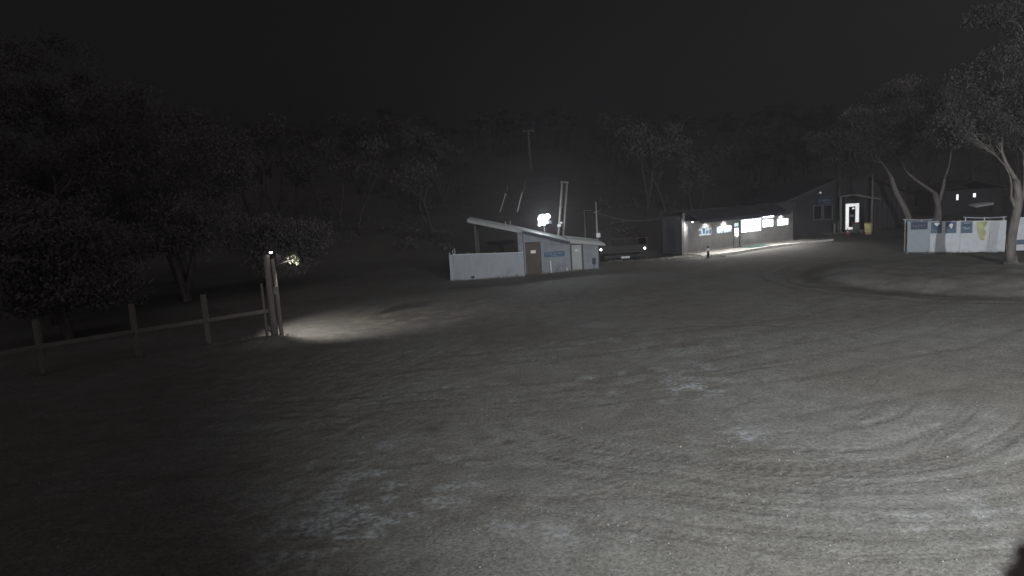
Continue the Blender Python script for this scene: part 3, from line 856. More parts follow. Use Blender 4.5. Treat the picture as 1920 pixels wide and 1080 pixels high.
def service_poles():
    z0 = gz(6.9, 50)
    root = empty('service_pole', (6.9, 50, z0), 'taller service pole with crossarm beside the right end of the hut', 'pole')
    mb = MB(); mb.tube([(6.9, 50, z0 - 0.1), (6.9, 50, 4.64)], [0.085, 0.06], 8); mb.build('pole', 'galv', root, smooth=True)
    mb = MB(); mb.tube([(6.70, 50, 3.80), (7.12, 50, 3.86)], 0.035, 6); mb.build('crossarm', 'galv', root)
    mb = MB(); mb.box(6.80, 7.12, -49.8, -49.95, 1.88, 2.2); mb.build('junction_box', 'white', root)
    z1 = gz(6.04, 50.6)
    root = empty('service_pole', (6.04, 50.6, z1), 'thin dark pole left of the taller service pole', 'pole')
    mb = MB(); mb.tube([(6.04, 50.6, z1 - 0.1), (6.04, 50.6, 4.02)], 0.05, 8); mb.build('pole', 'barkdark', root, smooth=True)
    mb = MB(); mb.tube([(6.02, 50.6, 3.99), (6.6, 50.3, 3.97)], 0.025, 6); mb.build('arm', 'barkdark', root)
    mb = MB(); mb.tube(catenary((6.95, 50, 3.78), (13.2, 52.4, 3.05), 0.5), 0.018, 5)
    tag(mb.build('power_cable', 'wire'), 'sagging cable from the service pole to the ticket office', 'cable')
service_poles()

def trailer():
    z0 = gz(9.3, 52.6)
    root = empty('tray_trailer', (9.3, 52.6, z0), 'dark parked trailer with two bright glowing reflectors behind the bank', 'trailer')
    O = (9.3, 52.0, 0)
    mb = MB(O); mb.box(-1.9, 1.9, 0, -3.2, 0.30, 0.62); mb.build('chassis', 'vehicle', root)
    mb = MB(O); mb.box(-1.95, 1.95, 0.03, -0.03, 0.62, 0.92); mb.build('tailgate', 'vehicle', root)
    for a in (-1.9, -1.0, 0.0, 1.0, 1.84):
        mb = MB(O); mb.box(a, a + 0.06, -0.032, -0.09, 0.62, 1.44); mb.build('stake', 'vehred', root)
    mb = MB(O); mb.box(-1.95, 1.95, -0.031, -0.1, 1.442, 1.52); mb.build('top_rail', 'vehred', root)
    for a in (-1.95, 1.89):
        mb = MB(O); mb.box(a, a + 0.06, -0.102, -3.2, 0.622, 1.46); mb.build('side_frame', 'vehicle', root)
    for a in (-1.35, 1.35):
        mb = MB(O); c = mb.P(a, -1.4, z0 + 0.40)
        mb.tube([c + Vector((-0.16, 0, 0)), c + Vector((0.16, 0, 0))], 0.42, 18); wh = mb.build('wheel', 'rubber', root)
        mb = MB(O); mb.tube([c + Vector((-0.17, 0, 0)), c + Vector((0.17, 0, 0))], 0.2, 12); mb.build('rim', 'galv', wh)
    for a in (-1.90, 1.66):
        mb = MB(O); c = mb.P(a, 0.06, 0.62 + (0.08 if a < 0 else 0))
        mb.lathe((c.x, c.y, c.z - 0.09), [(0.10, 0), (0.14, 0.06), (0.10, 0.16)], 10); hs = mb.build('tail_reflector', 'vehred', root)
        mb = MB(O); mb.tube([c + Vector((0, -0.12, 0)), c + Vector((0, -0.16, 0))], 0.085, 10); mb.build('lens', 'dot', hs)  # reflector glows by itself in place of floodlight thrown back
    mb = MB(O); mb.box(-0.25, 0.45, 0.06, 0.035, -0.12, 0.03); mb.build('plate', 'white', root)
    mb = MB(O); mb.box(-1.6, 1.6, 0.02, -0.06, -0.06, 0.16); mb.build('bumper_bar', 'vehicle', root)
trailer()

# ------------------------------------------------------------------ ticket office
TA = math.atan2(0.45429, 0.89085)
TO = (13.8, 50.51, 0.0)
def ticket():
    root = empty('ticket_office', TO, 'long grey ticket office with brightly lit windows under an awning', 'building')
    B = lambda: MB(TO, TA)
    Lw = 12.55
    wl = B()
    # front wall with openings (windows and door)
    ops = [(1.55, 3.00, 1.33, 1.98), (3.46, 5.24, 1.37, 2.00), (5.36, 6.14, 0.19, 2.22), (6.22, 8.67, 1.21, 2.34), (8.75, 10.15, 1.45, 2.15), (10.54, 12.01, 1.46, 2.09)]
    a = 0.0
    for (a0, a1, c0, c1) in ops:
        wl.box(a, a0, 0, -0.14, 0.18, 2.62)
        wl.box(a0, a1, 0, -0.14, 0.18, c0) if c0 > 0.2 else None
        wl.box(a0, a1, 0, -0.14, c1, 2.62)
        a = a1
    wl.box(a, Lw, 0, -0.14, 0.18, 2.62)
    wl.build('front_wall', 'tickwall', root)
    s = B(); s.prism([(0, 0.0), (0.14, 0.0), (0.14, 3.02), (0, 3.02)], -0.141, -2.4); s.build('side_wall', 'darkwall', root)
    s = B(); s.prism([(Lw - 0.14, 0.0), (Lw, 0.0), (Lw, 2.61), (Lw - 0.14, 2.61)], -0.141, -2.4); s.build('side_wall', 'tickwall', root)
    s = B(); s.box(0, Lw, -2.401, -2.5, 0, 3.0); s.build('back_wall', 'darkwall', root)
    q = B(); q.prism([(0.015, 3.021), (0.125, 3.021), (0.125, 3.05), (0.015, 3.05)], -0.141, -2.4); q.build('wall_plate', 'trim', root)
    q = B(); q.box(-0.012, -0.001, -1.0, -1.9, 0.25, 2.2); q.build('side_panel', 'trim', root)
    # gable infill seen at the left end under the awning
    g = B(); k = len(g.v)
    g.hexa([g.P(0.02, 0, 2.622), g.P(0.16, 0, 2.622), g.P(0.16, -0.14, 2.622), g.P(0.02, -0.14, 2.622), g.P(0.02, 0, 3.30), g.P(0.16, 0, 3.30), g.P(0.16, -0.14, 3.30), g.P(0.02, -0.14, 3.30)])
    g.build('gable_infill', 'palewood', root)
    # plinth
    p = B(); p.box(-0.02, Lw + 0.02, 0.05, -0.14, -0.15, 0.178); p.build('plinth', 'concrete', root)
    # roof and awning
    def sheet(name, quads, m, th=0.06):
        mb = B()
        for q in quads:
            mb.hexa([mb.P(x, y, z - th) for x, y, z in q] + [mb.P(x, y, z) for x, y, z in q])
        return mb.build(name, m, root)
    n = 26; qs = []
    for i in range(n):
        a0 = 0.2 + 10.1 * i / n; a1 = 0.2 + 10.1 * (i + 1) / n; e = 0.015 if i % 2 else 0
        qs.append([(a0, 1.6, 2.70 + e), (a1, 1.6, 2.70 + e), (a1, -0.2, 3.42 + e), (a0, -0.2, 3.42 + e)])
    sheet('awning', qs, 'roofdark')
    f = B(); f.box(0.2, 10.3, 1.66, 1.605, 2.52, 2.74); f.build('awning_fascia', 'trim', root)
    f = B(); f.hexa([f.P(0.2, 1.6, 2.60), f.P(10.3, 1.6, 2.60), f.P(10.3, 0.002, 2.60), f.P(0.2, 0.002, 2.60), f.P(0.2, 1.6, 2.63), f.P(10.3, 1.6, 2.63), f.P(10.3, 0.002, 2.63), f.P(0.2, 0.002, 2.63)])
    f.build('soffit', 'white', root)
    qs = []
    for i in range(n):
        a0 = -0.1 + 12.75 * i / n; a1 = -0.1 + 12.75 * (i + 1) / n; e = 0.015 if i % 2 else 0
        qs.append([(a0, -0.205, 3.46 + e), (a1, -0.205, 3.46 + e), (a1, -2.65, 3.08 + e), (a0, -2.65, 3.08 + e)])
    sheet('roof', qs, 'roofdark')
    r = B(); r.box(10.32, Lw + 0.1, 0.25, -0.2, 2.63, 3.44); r.build('parapet', 'roofdark', root)
    # windows: pane (lit) and frame
    mats = ['winblue', 'winblue', None, 'win', 'win', 'win']
    for i, (a0, a1, c0, c1) in enumerate(ops):
        if mats[i] is None: continue
        w_ = B(); w_.box(a0 + 0.05, a1 - 0.05, -0.06, -0.08, c0 + 0.05, c1 - 0.05); wo = w_.build('window', mats[i], root)
        fr = B()
        fr.box(a0, a0 + 0.05, 0.015, -0.1, c0, c1); fr.box(a1 - 0.05, a1, 0.015, -0.1, c0, c1)
        fr.box(a0 + 0.051, a1 - 0.051, 0.014, -0.1, c0, c0 + 0.05); fr.box(a0 + 0.051, a1 - 0.051, 0.014, -0.1, c1 - 0.05, c1)
        if i == 3:
            for k in (1, 2):
                m_ = a0 + (a1 - a0) * k / 3; fr.box(m_ - 0.02, m_ + 0.02, 0.0, -0.059, c0 + 0.051, c1 - 0.051)
        if i == 1:
            fr.box(4.28, 4.32, 0.0, -0.059, c0 + 0.051, c1 - 0.051)
        fr.build('frame', 'palewood', wo)
        if i in (0, 1):
            ps = B()
            rr = random.Random(5 + i)
            x = a0 + 0.12
            while x < a1 - 0.25:
                wd = rr.uniform(0.14, 0.3); ps.box(x, x + wd, -0.045, -0.058, c0 + rr.uniform(0.08, 0.2), c1 - rr.uniform(0.07, 0.25)); x += wd + rr.uniform(0.05, 0.14)
            ps.build('poster', 'wincyan' if i else 'steelblue', wo)
        if i == 1:
            ps = B(); ps.box(4.35, 5.15, -0.040, -0.057, 1.62, 1.93); ps.box(3.85, 4.25, -0.040, -0.057, 1.70, 1.90); ps.build('light_panel', 'win', wo)
    # door with two lit panes
    d = B(); d.box(5.36, 5.43, 0.02, -0.1, 0.19, 2.22); d.box(6.07, 6.14, 0.02, -0.1, 0.19, 2.22); d.box(5.431, 6.069, 0.02, -0.1, 2.14, 2.22); d.build('door_frame', 'trim', root)
    d = B(); d.box(5.431, 6.069, -0.04, -0.09, 0.20, 2.138); do = d.build('door', 'tickwall', root)
    q = B(); q.box(5.52, 5.98, -0.036, -0.039, 1.82, 2.10); q.build('pane', 'wincyan', do)
    q = B(); q.box(5.58, 5.98, -0.036, -0.039, 1.28, 1.66); q.build('pane', 'win', do)
    q = B(); q.tube([tuple(q.P(5.52, -0.01, 1.05)), tuple(q.P(5.52, 0.03, 1.05)), tuple(q.P(5.62, 0.03, 1.05))], 0.015, 6); q.build('handle', 'galv', do)
    wl2 = B(); c = wl2.P(5.72, 0.04, 1.02); wl2.lathe((c.x, c.y, c.z), [(0.05, 0), (0.14, 0.05), (0.14, 0.16), (0.06, 0.22)], 10); wl2.build('bulkhead_lamp', 'bulb', root)
    # recessed panels on the lower wall
    for a0, a1 in ((3.1, 4.15), (4.25, 5.2), (6.35, 7.4)):
        q = B(); q.box(a0, a1, 0.018, 0.001, 0.55, 1.08); q.build('wall_board', 'tickwall', root)
    q = B(); q.box(5.30, 6.2, 0.14, 0.052, 0.0, 0.15); q.build('door_step', 'rubber', root)
    # eave lamps, and an unseen outer row added to light the kerb
    for a, b, pw in ((0.55, 0.42, 280), (2.3, 0.22, 150), (4.3, 0.22, 150), (7.4, 0.42, 300), (11.0, 0.16, 150),
                     (1.6, 1.40, 520), (4.6, 1.40, 520), (8.6, 1.40, 560)):
        q = B(); c = q.P(a, b, 2.575)
        q.lathe((c.x, c.y, c.z - 0.05), [(0.05, 0), (0.075, 0.02), (0.075, 0.07)], 12)
        q.build('eave_or_fill_lamp', 'downglow', root)
        k = 0.7 if b > 1 else 0.15
        aim = (c.x + k * q.n.x, c.y + k * q.n.y, c.z - 1.0) if a > 1 else (10.4, 48.0, 0.0)     # the corner lamp faces the gap beside the hut
        light('eave_or_fill_light', 'SPOT', (c.x, c.y, c.z - 0.08), aim, pw, root, (1.0, 0.98, 0.96), 0.10, 126 if b > 1 else 130, 0.6)
    q = B(); q.box(8.62, 9.75, 0.34, 0.22, 2.34, 2.46); q.build('light_batten', 'lampglow', root)
    q = B(); q.tube([tuple(q.P(-0.18, 0.03, -0.1)), tuple(q.P(-0.18, 0.03, 2.85))], 0.06, 8); q.build('downpipe', 'palewood', root)
ticket()

# concrete apron, its edge strip, the green mat
def apron():
    mb = MB(TO, TA); n = 20
    for i in range(n):
        a0 = 0.2 + 13.6 * i / n; a1 = 0.2 + 13.6 * (i + 1) / n - 0.012
        o0 = 1.75 + 0.35 * math.sin(i * 0.45)
        mb.box(a0, a1, o0, 0.06, -0.12, 0.075)
    tag(mb.build('path', 'concrete'), kind='structure')
    mb = MB(TO, TA); n = 26; pts = []
    for i in range(n):
        a0 = -0.6 + 14.6 * i / n; a1 = -0.6 + 14.6 * (i + 1) / n
        f = lambda a: 2.35 + 0.30 * math.sin(a * 0.55 + 0.6)
        k = [(a0, f(a0) + 0.28), (a1, f(a1) + 0.28), (a1, f(a1)), (a0, f(a0))]
        mb.hexa([mb.P(a, b, -0.1) for a, b in k] + [mb.P(a, b, 0.16) for a, b in k])
    tag(mb.build('kerb', 'kerb'), kind='structure')
    mb = MB(TO, TA); mb.box(5.6, 8.3, 1.45, 0.3, 0.078, 0.10)
    for i in range(18):
        a0 = 5.62 + 2.66 * i / 18; mb.box(a0, a0 + 0.07, 1.43, 0.32, 0.1005, 0.112)
    tag(mb.build('door_mat', 'mat_green'), 'green rubber mat on the path before the ticket office door', 'mat')
apron()

def bollard():
    x, y = 14.85, 47.75; z = gz(x, y)
    root = empty('bollard', (x, y, z), 'black bollard with a white band left of the ticket office path', 'bollard')
    mb = MB(); mb.lathe((x, y, z - 0.1), [(0.09, 0), (0.085, 0.60)], 12); mb.build('post', 'rubber', root, smooth=False)
    mb = MB(); mb.lathe((x, y, z + 0.501), [(0.10, 0), (0.10, 0.20)], 12); mb.build('band', 'white', root)
    mb = MB(); mb.lathe((x, y, z + 0.702), [(0.088, 0), (0.08, 0.14), (0.03, 0.19)], 12); mb.build('cap', 'rubber', root)
bollard()

# ------------------------------------------------------------------ dark office behind
OY = 62.0
def office():
    O = (0, OY, 0)
    root = empty('office_building', (32, OY, 0), 'dark gabled office with a white lit doorway and blue sign', 'building')
    B = lambda: MB(O)
    wl = B()
    ops = [(29.5, 30.38, 1.33, 2.75), (30.46, 31.42, 1.30, 2.75), (32.58, 33.95, 0.22, 2.70)]
    gt = lambda a: 3.0 + (a - 26.0) * (5.0 - 3.0) / (31.4 - 26.0) if a < 31.4 else (5.0 if a < 34.8 else 5.0 - (a - 34.8) * 0.42)
    cuts = [26.2, 29.5, 30.38, 30.46, 31.42, 32.58, 33.95, 34.8, 38.6]
    for a0, a1 in zip(cuts[:-1], cuts[1:]):
        op = [o for o in ops if abs(o[0] - a0) < 1e-6]
        if op:
            c0, c1 = op[0][2:]
            wl.prism([(a0, -0.5), (a1, -0.5), (a1, c0), (a0, c0)], 0, -0.15)
            wl.prism([(a0, c1), (a1, c1), (a1, gt(a1)), (a0, gt(a0))], 0, -0.15)
        else:
            wl.prism([(a0, -0.5), (a1, -0.5), (a1, gt(a1)), (a0, gt(a0))], 0, -0.15)
    wl.build('front_wall', 'officewall', root)
    for a0, a1, zz in ((26.2, 26.35, 3.0), (38.45, 38.6, 3.35)):
        s = B(); s.box(a0, a1, -0.151, -9, -0.5, zz); s.build('side_wall', 'officewall', root)
    def roofp(pts, nm='roof'):
        n = 18; mb = B()
        for i in range(n):
            b0 = 0.5 - 9.8 * i / n; b1 = 0.5 - 9.8 * (i + 1) / n; e = 0.02 if i % 2 else 0
            mb.prism([(a, c + e) for a, c in pts] + [(a, c - 0.07) for a, c in reversed(pts)], b0, b1)
        mb.build(nm, 'roofdark', root)
    roofp([(25.8, 3.02), (31.4, 5.12), (34.8, 5.12), (38.9, 3.40)])
    f = B(); f.prism([(25.78, 2.98), (31.4, 5.06), (31.4, 4.90), (25.78, 2.82)], 0.505, 0.54); f.build('barge_board', 'darkwall', root)
    for a0, a1, c0, c1 in ops[:2]:
        q = B(); q.box(a0 + 0.07, a1 - 0.07, -0.08, -0.1, c0 + 0.07, c1 - 0.07); wo = q.build('window', 'glass', root)
        q = B(); q.box(a0, a0 + 0.09, 0.03, -0.12, c0, c1); q.box(a1 - 0.09, a1, 0.03, -0.12, c0, c1); q.box(a0 + 0.091, a1 - 0.091, 0.028, -0.12, c0, c0 + 0.08); q.box(a0 + 0.091, a1 - 0.091, 0.028, -0.12, c1 - 0.08, c1)
        q.build('frame', 'dimtrim', wo)
    # lit door surround and dark glass door
    q = B(); q.box(32.60, 32.95, 0.04, -0.08, 0.22, 2.70); q.box(33.62, 33.93, 0.04, -0.08, 0.22, 2.70); q.box(32.951, 33.619, 0.04, -0.08, 2.42, 2.70); q.box(32.951, 33.619, 0.04, -0.08, 0.22, 0.42)
    q.build('door_frame', 'doorglow', root)
    q = B(); q.box(32.952, 33.618, -0.03, -0.07, 0.421, 2.419); do = q.build('door', 'glass', root); tag(do, 'dark glass door inside the white lit frame')
    q = B(); q.box(33.10, 33.48, -0.024, -0.029, 1.45, 1.62); q.build('notice', 'dimwhite', do)
    q = B(); q.box(33.30, 33.52, -0.024, -0.029, 2.16, 2.30); q.build('door_closer', 'doorglow', do)
    q = B(); q.box(33.54, 33.58, 0.03, -0.029, 1.0, 1.5); q.build('handle', 'galv', do)
    # curved canopy
    cv = B(); n = 14
    for i in range(n):
        t0, t1 = i / n, (i + 1) / n
        fz = lambda t: 3.52 + 0.10 * math.sin(math.pi * min(1, t * 1.6)) - 0.75 * max(0, t - 0.35) ** 1.15
        a0, a1 = 31.8 + 3.6 * t0, 31.8 + 3.6 * t1
        cv.prism([(a0, fz(t0)), (a1, fz(t1)), (a1, fz(t1) - 0.10), (a0, fz(t0) - 0.10)], 1.1, 0.001)
    cv.build('canopy', 'palewood', root)
    s = B(); s.box(29.85, 31.34, 0.06, 0.002, 2.80, 3.52); so = s.build('sign', 'navy', root); tag(so, 'dark blue sign with faint white lettering above the windows')
    t = B(); dashes(t, 30.05, 31.2, 3.10, 3.28, 0.061, 21); tag(t.build('lettering', 'dimwhite', so), kind='stuff')
    t = B(); dashes(t, 30.6, 31.1, 2.88, 2.98, 0.061, 22); tag(t.build('lettering', 'faint', so), kind='stuff')
    l = B(); c = l.P(30.13, 0.12, 3.84); l.lathe((c.x, c.y, c.z), [(0.05, 0), (0.10, 0.04), (0.10, 0.14), (0.04, 0.19)], 10); l.build('wall_lamp', 'smalllamp', root)
    for a, h, m_ in ((31.72, 3.5, 'palewood'), (31.55, 1.15, 'palewood'), (31.15, 0.95, 'palewood'), (32.1, 3.5, 'officewall')):
        p = B(); p.box(a - 0.08, a + 0.08, 0.9, 0.74, -0.3, h); p.build('post', m_, root)
    n = 9
    for i in range(n):
        a = 34.5 + i * 0.46
        p = B(); p.box(a, a + 0.12, 0.05, 0.001, 0.3, 2.9); p.build('batten', 'darkwall', root)
office()
for x, y, z1, r, lab, bk in ((34.65, 61.0, 5.30, 0.10, 'pale tall pole beside the yellow bin', 'galv'), (31.5, 60.9, 6.95, 0.05, 'thin mast rising through the office roof line', 'barkdark')):
    z0 = gz(x, y)
    root = empty('tall_pole', (x, y, z0), lab, 'pole')
    mb = MB(); mb.tube([(x, y, z0 - 0.1), (x, y, z1)], [r, r * 0.85], 10); mb.build('shaft', bk, root, smooth=True)
    mb = MB(); mb.lathe((x, y, z1), [(r, 0), (r * 1.1, 0.04), (0.02, 0.08)], 10); mb.build('cap', bk, root)

def ramp_deck():
    mb = MB((0, 60.9, 0)); mb.prism([(28.6, -0.12), (30.2, 0.02), (34.2, 0.16), (34.2, -0.3), (28.6, -0.3)], 0.7, -1.0)
    tag(mb.build('walkway', 'concrete'), kind='structure')
ramp_deck()

def bin_(x, y, body, lid, lab, s=1.0):
    z = gz(x, y)
    root = empty('wheelie_bin', (x, y, z), lab, 'bin')
    O = (x, y, z); BA = -0.5
    mb = MB(O, BA)
    w0, w1 = 0.24 * s, 0.31 * s; d0, d1 = 0.24 * s, 0.34 * s; h = 0.95 * s
    mb.hexa([mb.P(-w0, d0, 0.03), mb.P(w0, d0, 0.03), mb.P(w0, -d0, 0.03), mb.P(-w0, -d0, 0.03), mb.P(-w1, d1, h), mb.P(w1, d1, h), mb.P(w1, -d1, h), mb.P(-w1, -d1, h)])
    mb.build('body', body, root, bevel=0.02)
    mb = MB(O, BA); mb.box(-w1 * 1.03, w1 * 1.03, d1 * 1.03, -d1 * 1.03, h - 0.10 * s, h - 0.02); mb.build('rim', body, root, bevel=0.01)
    mb = MB(O, BA); mb.hexa([mb.P(-w1 * 1.06, d1 * 1.1, h + 0.002), mb.P(w1 * 1.06, d1 * 1.1, h + 0.002), mb.P(w1 * 1.06, -d1 * 1.1, h + 0.002), mb.P(-w1 * 1.06, -d1 * 1.1, h + 0.002),
                        mb.P(-w1 * 0.9, d1 * 0.9, h + 0.09), mb.P(w1 * 0.9, d1 * 0.9, h + 0.09), mb.P(w1 * 0.9, -d1 * 0.95, h + 0.14), mb.P(-w1 * 0.9, -d1 * 0.95, h + 0.14)])
    mb.build('lid', lid, root, bevel=0.02)
    for a in (-w0 - 0.04, w0 + 0.04):
        mb = MB(O, BA); c = mb.P(a, -d0 - 0.02, 0.11); mb.tube([c - mb.u * 0.03, c + mb.u * 0.03], 0.11, 14); mb.build('wheel', 'rubber', root)
    mb = MB(O, BA); mb.tube([tuple(mb.P(-w1, -d1 - 0.07, h - 0.02)), tuple(mb.P(w1, -d1 - 0.07, h - 0.02))], 0.02, 7); mb.build('handle', body, root)
bin_(32.5, 57.8, 'yellow', 'yellow', 'pale yellow wheelie bin standing beside the lit doorway')
bin_(32.05, 59.0, 'green', 'redlid', 'dark green wheelie bin with a red lid left of the yellow bin')

def cone():
    x, y = 30.9, 58.3; z = gz(x, y)
    root = empty('traffic_cone', (x, y, z), 'small orange traffic cone in front of the lit doorway', 'cone')
    mb = MB(); mb.box(x - 0.19, x + 0.19, -(y - 0.19), -(y + 0.19), z - 0.01, z + 0.04); mb.build('base', 'orange', root)
    mb = MB(); mb.lathe((x, y, z + 0.041), [(0.14, 0), (0.10, 0.22)], 14); mb.build('body', 'orange', root)
    mb = MB(); mb.lathe((x, y, z + 0.262), [(0.10, 0), (0.065, 0.16)], 14); mb.build('band', 'white', root)
    mb = MB(); mb.lathe((x, y, z + 0.423), [(0.064, 0), (0.025, 0.22)], 14); mb.build('tip', 'orange', root)
cone()

# ------------------------------------------------------------------ white banner panels on the right
def banners():
    A = Vector((26.6, 42.6, 0)); Bp = Vector((31.5, 40.4, 0))
    ang = math.atan2(Bp.y - A.y, Bp.x - A.x); L = (Bp - A).length
    root = empty('banner_fence', A, 'row of white banner panels with blue safety signs by the gum', 'fence')
    def zb(a): return gz(*(A + (Bp - A) * (a / L)).xy) + 0.03
    segs = [(0.0, 1.28, 'bannergrey'), (1.29, 2.94, 'banner'), (2.95, 4.50, 'banner'), (4.51, L, 'banner')]
    H_ = 2.05
    def bl(a): return 0.10 - 0.14 * a / L
    for a0, a1, m_ in segs:
        mb = MB(A, ang); n = 6
        for i in range(n):
            s0 = a0 + (a1 - a0) * i / n; s1 = a0 + (a1 - a0) * (i + 1) / n
            f = lambda s: 0.02 * math.sin(3.1 * s + 1)
            mb.hexa([mb.P(s0, f(s0), bl(s0)), mb.P(s1, f(s1), bl(s1)), mb.P(s1, f(s1) - 0.03, bl(s1)), mb.P(s0, f(s0) - 0.03, bl(s0)),
                     mb.P(s0, f(s0), bl(s0) + H_), mb.P(s1, f(s1), bl(s1) + H_), mb.P(s1, f(s1) - 0.03, bl(s1) + H_), mb.P(s0, f(s0) - 0.03, bl(s0) + H_)])
        mb.build('panel', m_, root)
    for a in (0.02, 1.285, 2.945, 4.505, L - 0.02):
        p = MB(A, ang); p.tube([tuple(p.P(a, -0.09, -0.3)), tuple(p.P(a, -0.09, bl(a) + H_ + 0.04))], 0.04, 8); p.build('post', 'galv', root)
    def sq(a0, a1, c0, c1, m_): s = MB(A, ang); s.box(a0, a1, 0.045, 0.025, c0, c1); return s.build('sign', m_, root)
    c0 = bl(0.6)
    s = sq(0.18, 1.12, c0 + 1.52, c0 + 2.02, 'navy')
    t = MB(A, ang); dashes(t, 0.30, 1.02, c0 + 1.70, c0 + 1.82, 0.046, 31); tag(t.build('lettering', 'faint', s), kind='stuff')
    def disc(mb, a, c, r, b, n=18, sx=1.0):
        k = [(a + math.cos(2 * math.pi * i / n) * r * sx, c + math.sin(2 * math.pi * i / n) * r) for i in range(n)]
        mb.prism(k, b, b + 0.004)
    for i, a in enumerate((1.62, 2.42, 3.28)):
        c = bl(a) + 1.64
        s = sq(a - 0.30, a + 0.30, c - 0.38, c + 0.38, 'steelblue')
        d = MB(A, ang); disc(d, a, c + 0.10, 0.235, 0.0455); d.build('disc', 'blue', s)
        g = MB(A, ang)
        if i == 0:
            disc(g, a + 0.02, c + 0.20, 0.10, 0.050, 10); g.prism([(a - 0.14, c + 0.30), (a + 0.18, c + 0.33), (a + 0.20, c + 0.20), (a - 0.10, c + 0.18)], 0.0545, 0.058)
        elif i == 1:
            disc(g, a, c + 0.14, 0.115, 0.050, 12); g.box(a - 0.04, a + 0.06, 0.0545, 0.058, c - 0.06, c + 0.10)
        else:
            pr = []
            for k in range(9):
                th = rad(180 + 20 + 16 * k); pr.append((a + 0.22 * math.cos(th), c + 0.08 + 0.20 * math.sin(th)))
            for k in range(8, -1, -1):
                th = rad(180 + 20 + 16 * k); pr.append((a + 0.16 * math.cos(th), c + 0.12 + 0.15 * math.sin(th)))
            g.prism(pr, 0.050, 0.054); g.box(a - 0.18, a + 0.16, 0.050, 0.054, c + 0.24, c + 0.29)
        g.build('pictogram', 'white' if i < 2 else 'dimwhite', s)
    y0 = bl(4.0)
    y = MB(A, ang); y.prism([(3.78, y0 + 1.98), (4.42, y0 + 2.0), (4.20, y0 + 1.55), (4.34, y0 + 1.3), (4.22, y0 + 0.78), (4.0, y0 + 0.85), (3.86, y0 + 1.4)], 0.032, 0.026); y.build('yellow_print', 'bannery', root)
    # second short run of panels past the trunk
    A2 = Vector((31.55, 39.9, 0))
    root2 = empty('banner_fence', A2, 'short white banner panel at the right edge behind the gum trunk', 'fence')
    mb = MB(A2, -0.3); mb.box(0, 2.4, 0, -0.03, 0.12, 2.2); mb.build('panel', 'banner', root2)
    mb = MB(A2, -0.3); mb.box(0.2, 1.6, 0.02, 0.001, 0.5, 0.8); mb.build('stripe', 'steelblue', root2)
    for a in (0.05, 2.35):
        p = MB(A2, -0.3); p.tube([tuple(p.P(a, -0.08, -0.2)), tuple(p.P(a, -0.08, 2.25))], 0.04, 8); p.build('post', 'galv', root2)
banners()

# pale rails behind the banners
for (p, q, lab) in (((26.9, 43.6), (29.0, 42.9), 'pale rail behind the left end of the banner panels'), ((30.0, 42.2), (32.1, 41.2), 'pale rail behind the right end of the banner panels')):
    root = empty('guard_rail', (p[0], p[1], gz(*p)), lab, 'rail')
    mb = MB(); mb.tube(catenary((p[0], p[1], 2.24), (q[0], q[1], 2.17), 0.06, 8), 0.05, 8); mb.build('rail', 'dimwhite', root, smooth=True)
    for t in (0.06, 0.5, 0.94):
        x, y = p[0] + (q[0] - p[0]) * t, p[1] + (q[1] - p[1]) * t
        mb = MB(); mb.tube([(x, y, gz(x, y) - 0.1), (x, y, 2.21)], 0.035, 8); mb.build('post', 'white', root)

# far cabin with two lit slit windows
def cabin():
    O = (0, 75, 0); z0 = gz(54, 75)
    root = empty('cabin', (54, 75, z0), 'dark cabin among the trees with two small lit windows', 'building')
    B = lambda: MB(O)
    mb = B(); mb.box(51.0, 58.0, -0.3, -5, z0 - 0.3, 2.9); mb.build('wall', 'darkwall', root)
    mb = B(); mb.prism([(50.6, 2.85), (54.5, 4.0), (58.4, 2.85), (58.4, 2.75), (54.5, 3.9), (50.6, 2.75)], 0.1, -5.4); mb.build('roof', 'roofdark', root)
    for a, wd, c0, c1 in ((52.74, 0.13, 1.75, 2.38), (54.74, 0.17, 1.95, 2.40)):
        mb = B(); mb.box(a - wd, a + wd, -0.27, -0.30, c0, c1); wo = mb.build('window', 'cabinglow', root)
        mb = B()
        for s in (-1, 1): mb.box(a + s * (wd + 0.03) - 0.03, a + s * (wd + 0.03) + 0.03, -0.24, -0.30, c0 - 0.05, c1 + 0.05)
        mb.build('frame', 'darktimber', wo)
    mb = B(); mb.hexa([mb.P(54.1, 0.9, 0.80), mb.P(56.2, 0.9, 1.02), mb.P(56.2, -0.2, 1.12), mb.P(54.1, -0.2, 0.95), mb.P(54.1, 0.9, 1.0), mb.P(56.2, 0.9, 1.22), mb.P(56.2, -0.2, 1.3), mb.P(54.1, -0.2, 1.15)]); mb.build('porch_roof', 'white', root)
    for a in (54.2, 56.1):
        mb = B(); mb.box(a - 0.06, a + 0.06, 0.85, 0.73, z0 - 0.2, 0.82); mb.build('porch_post', 'darktimber', root)
cabin()

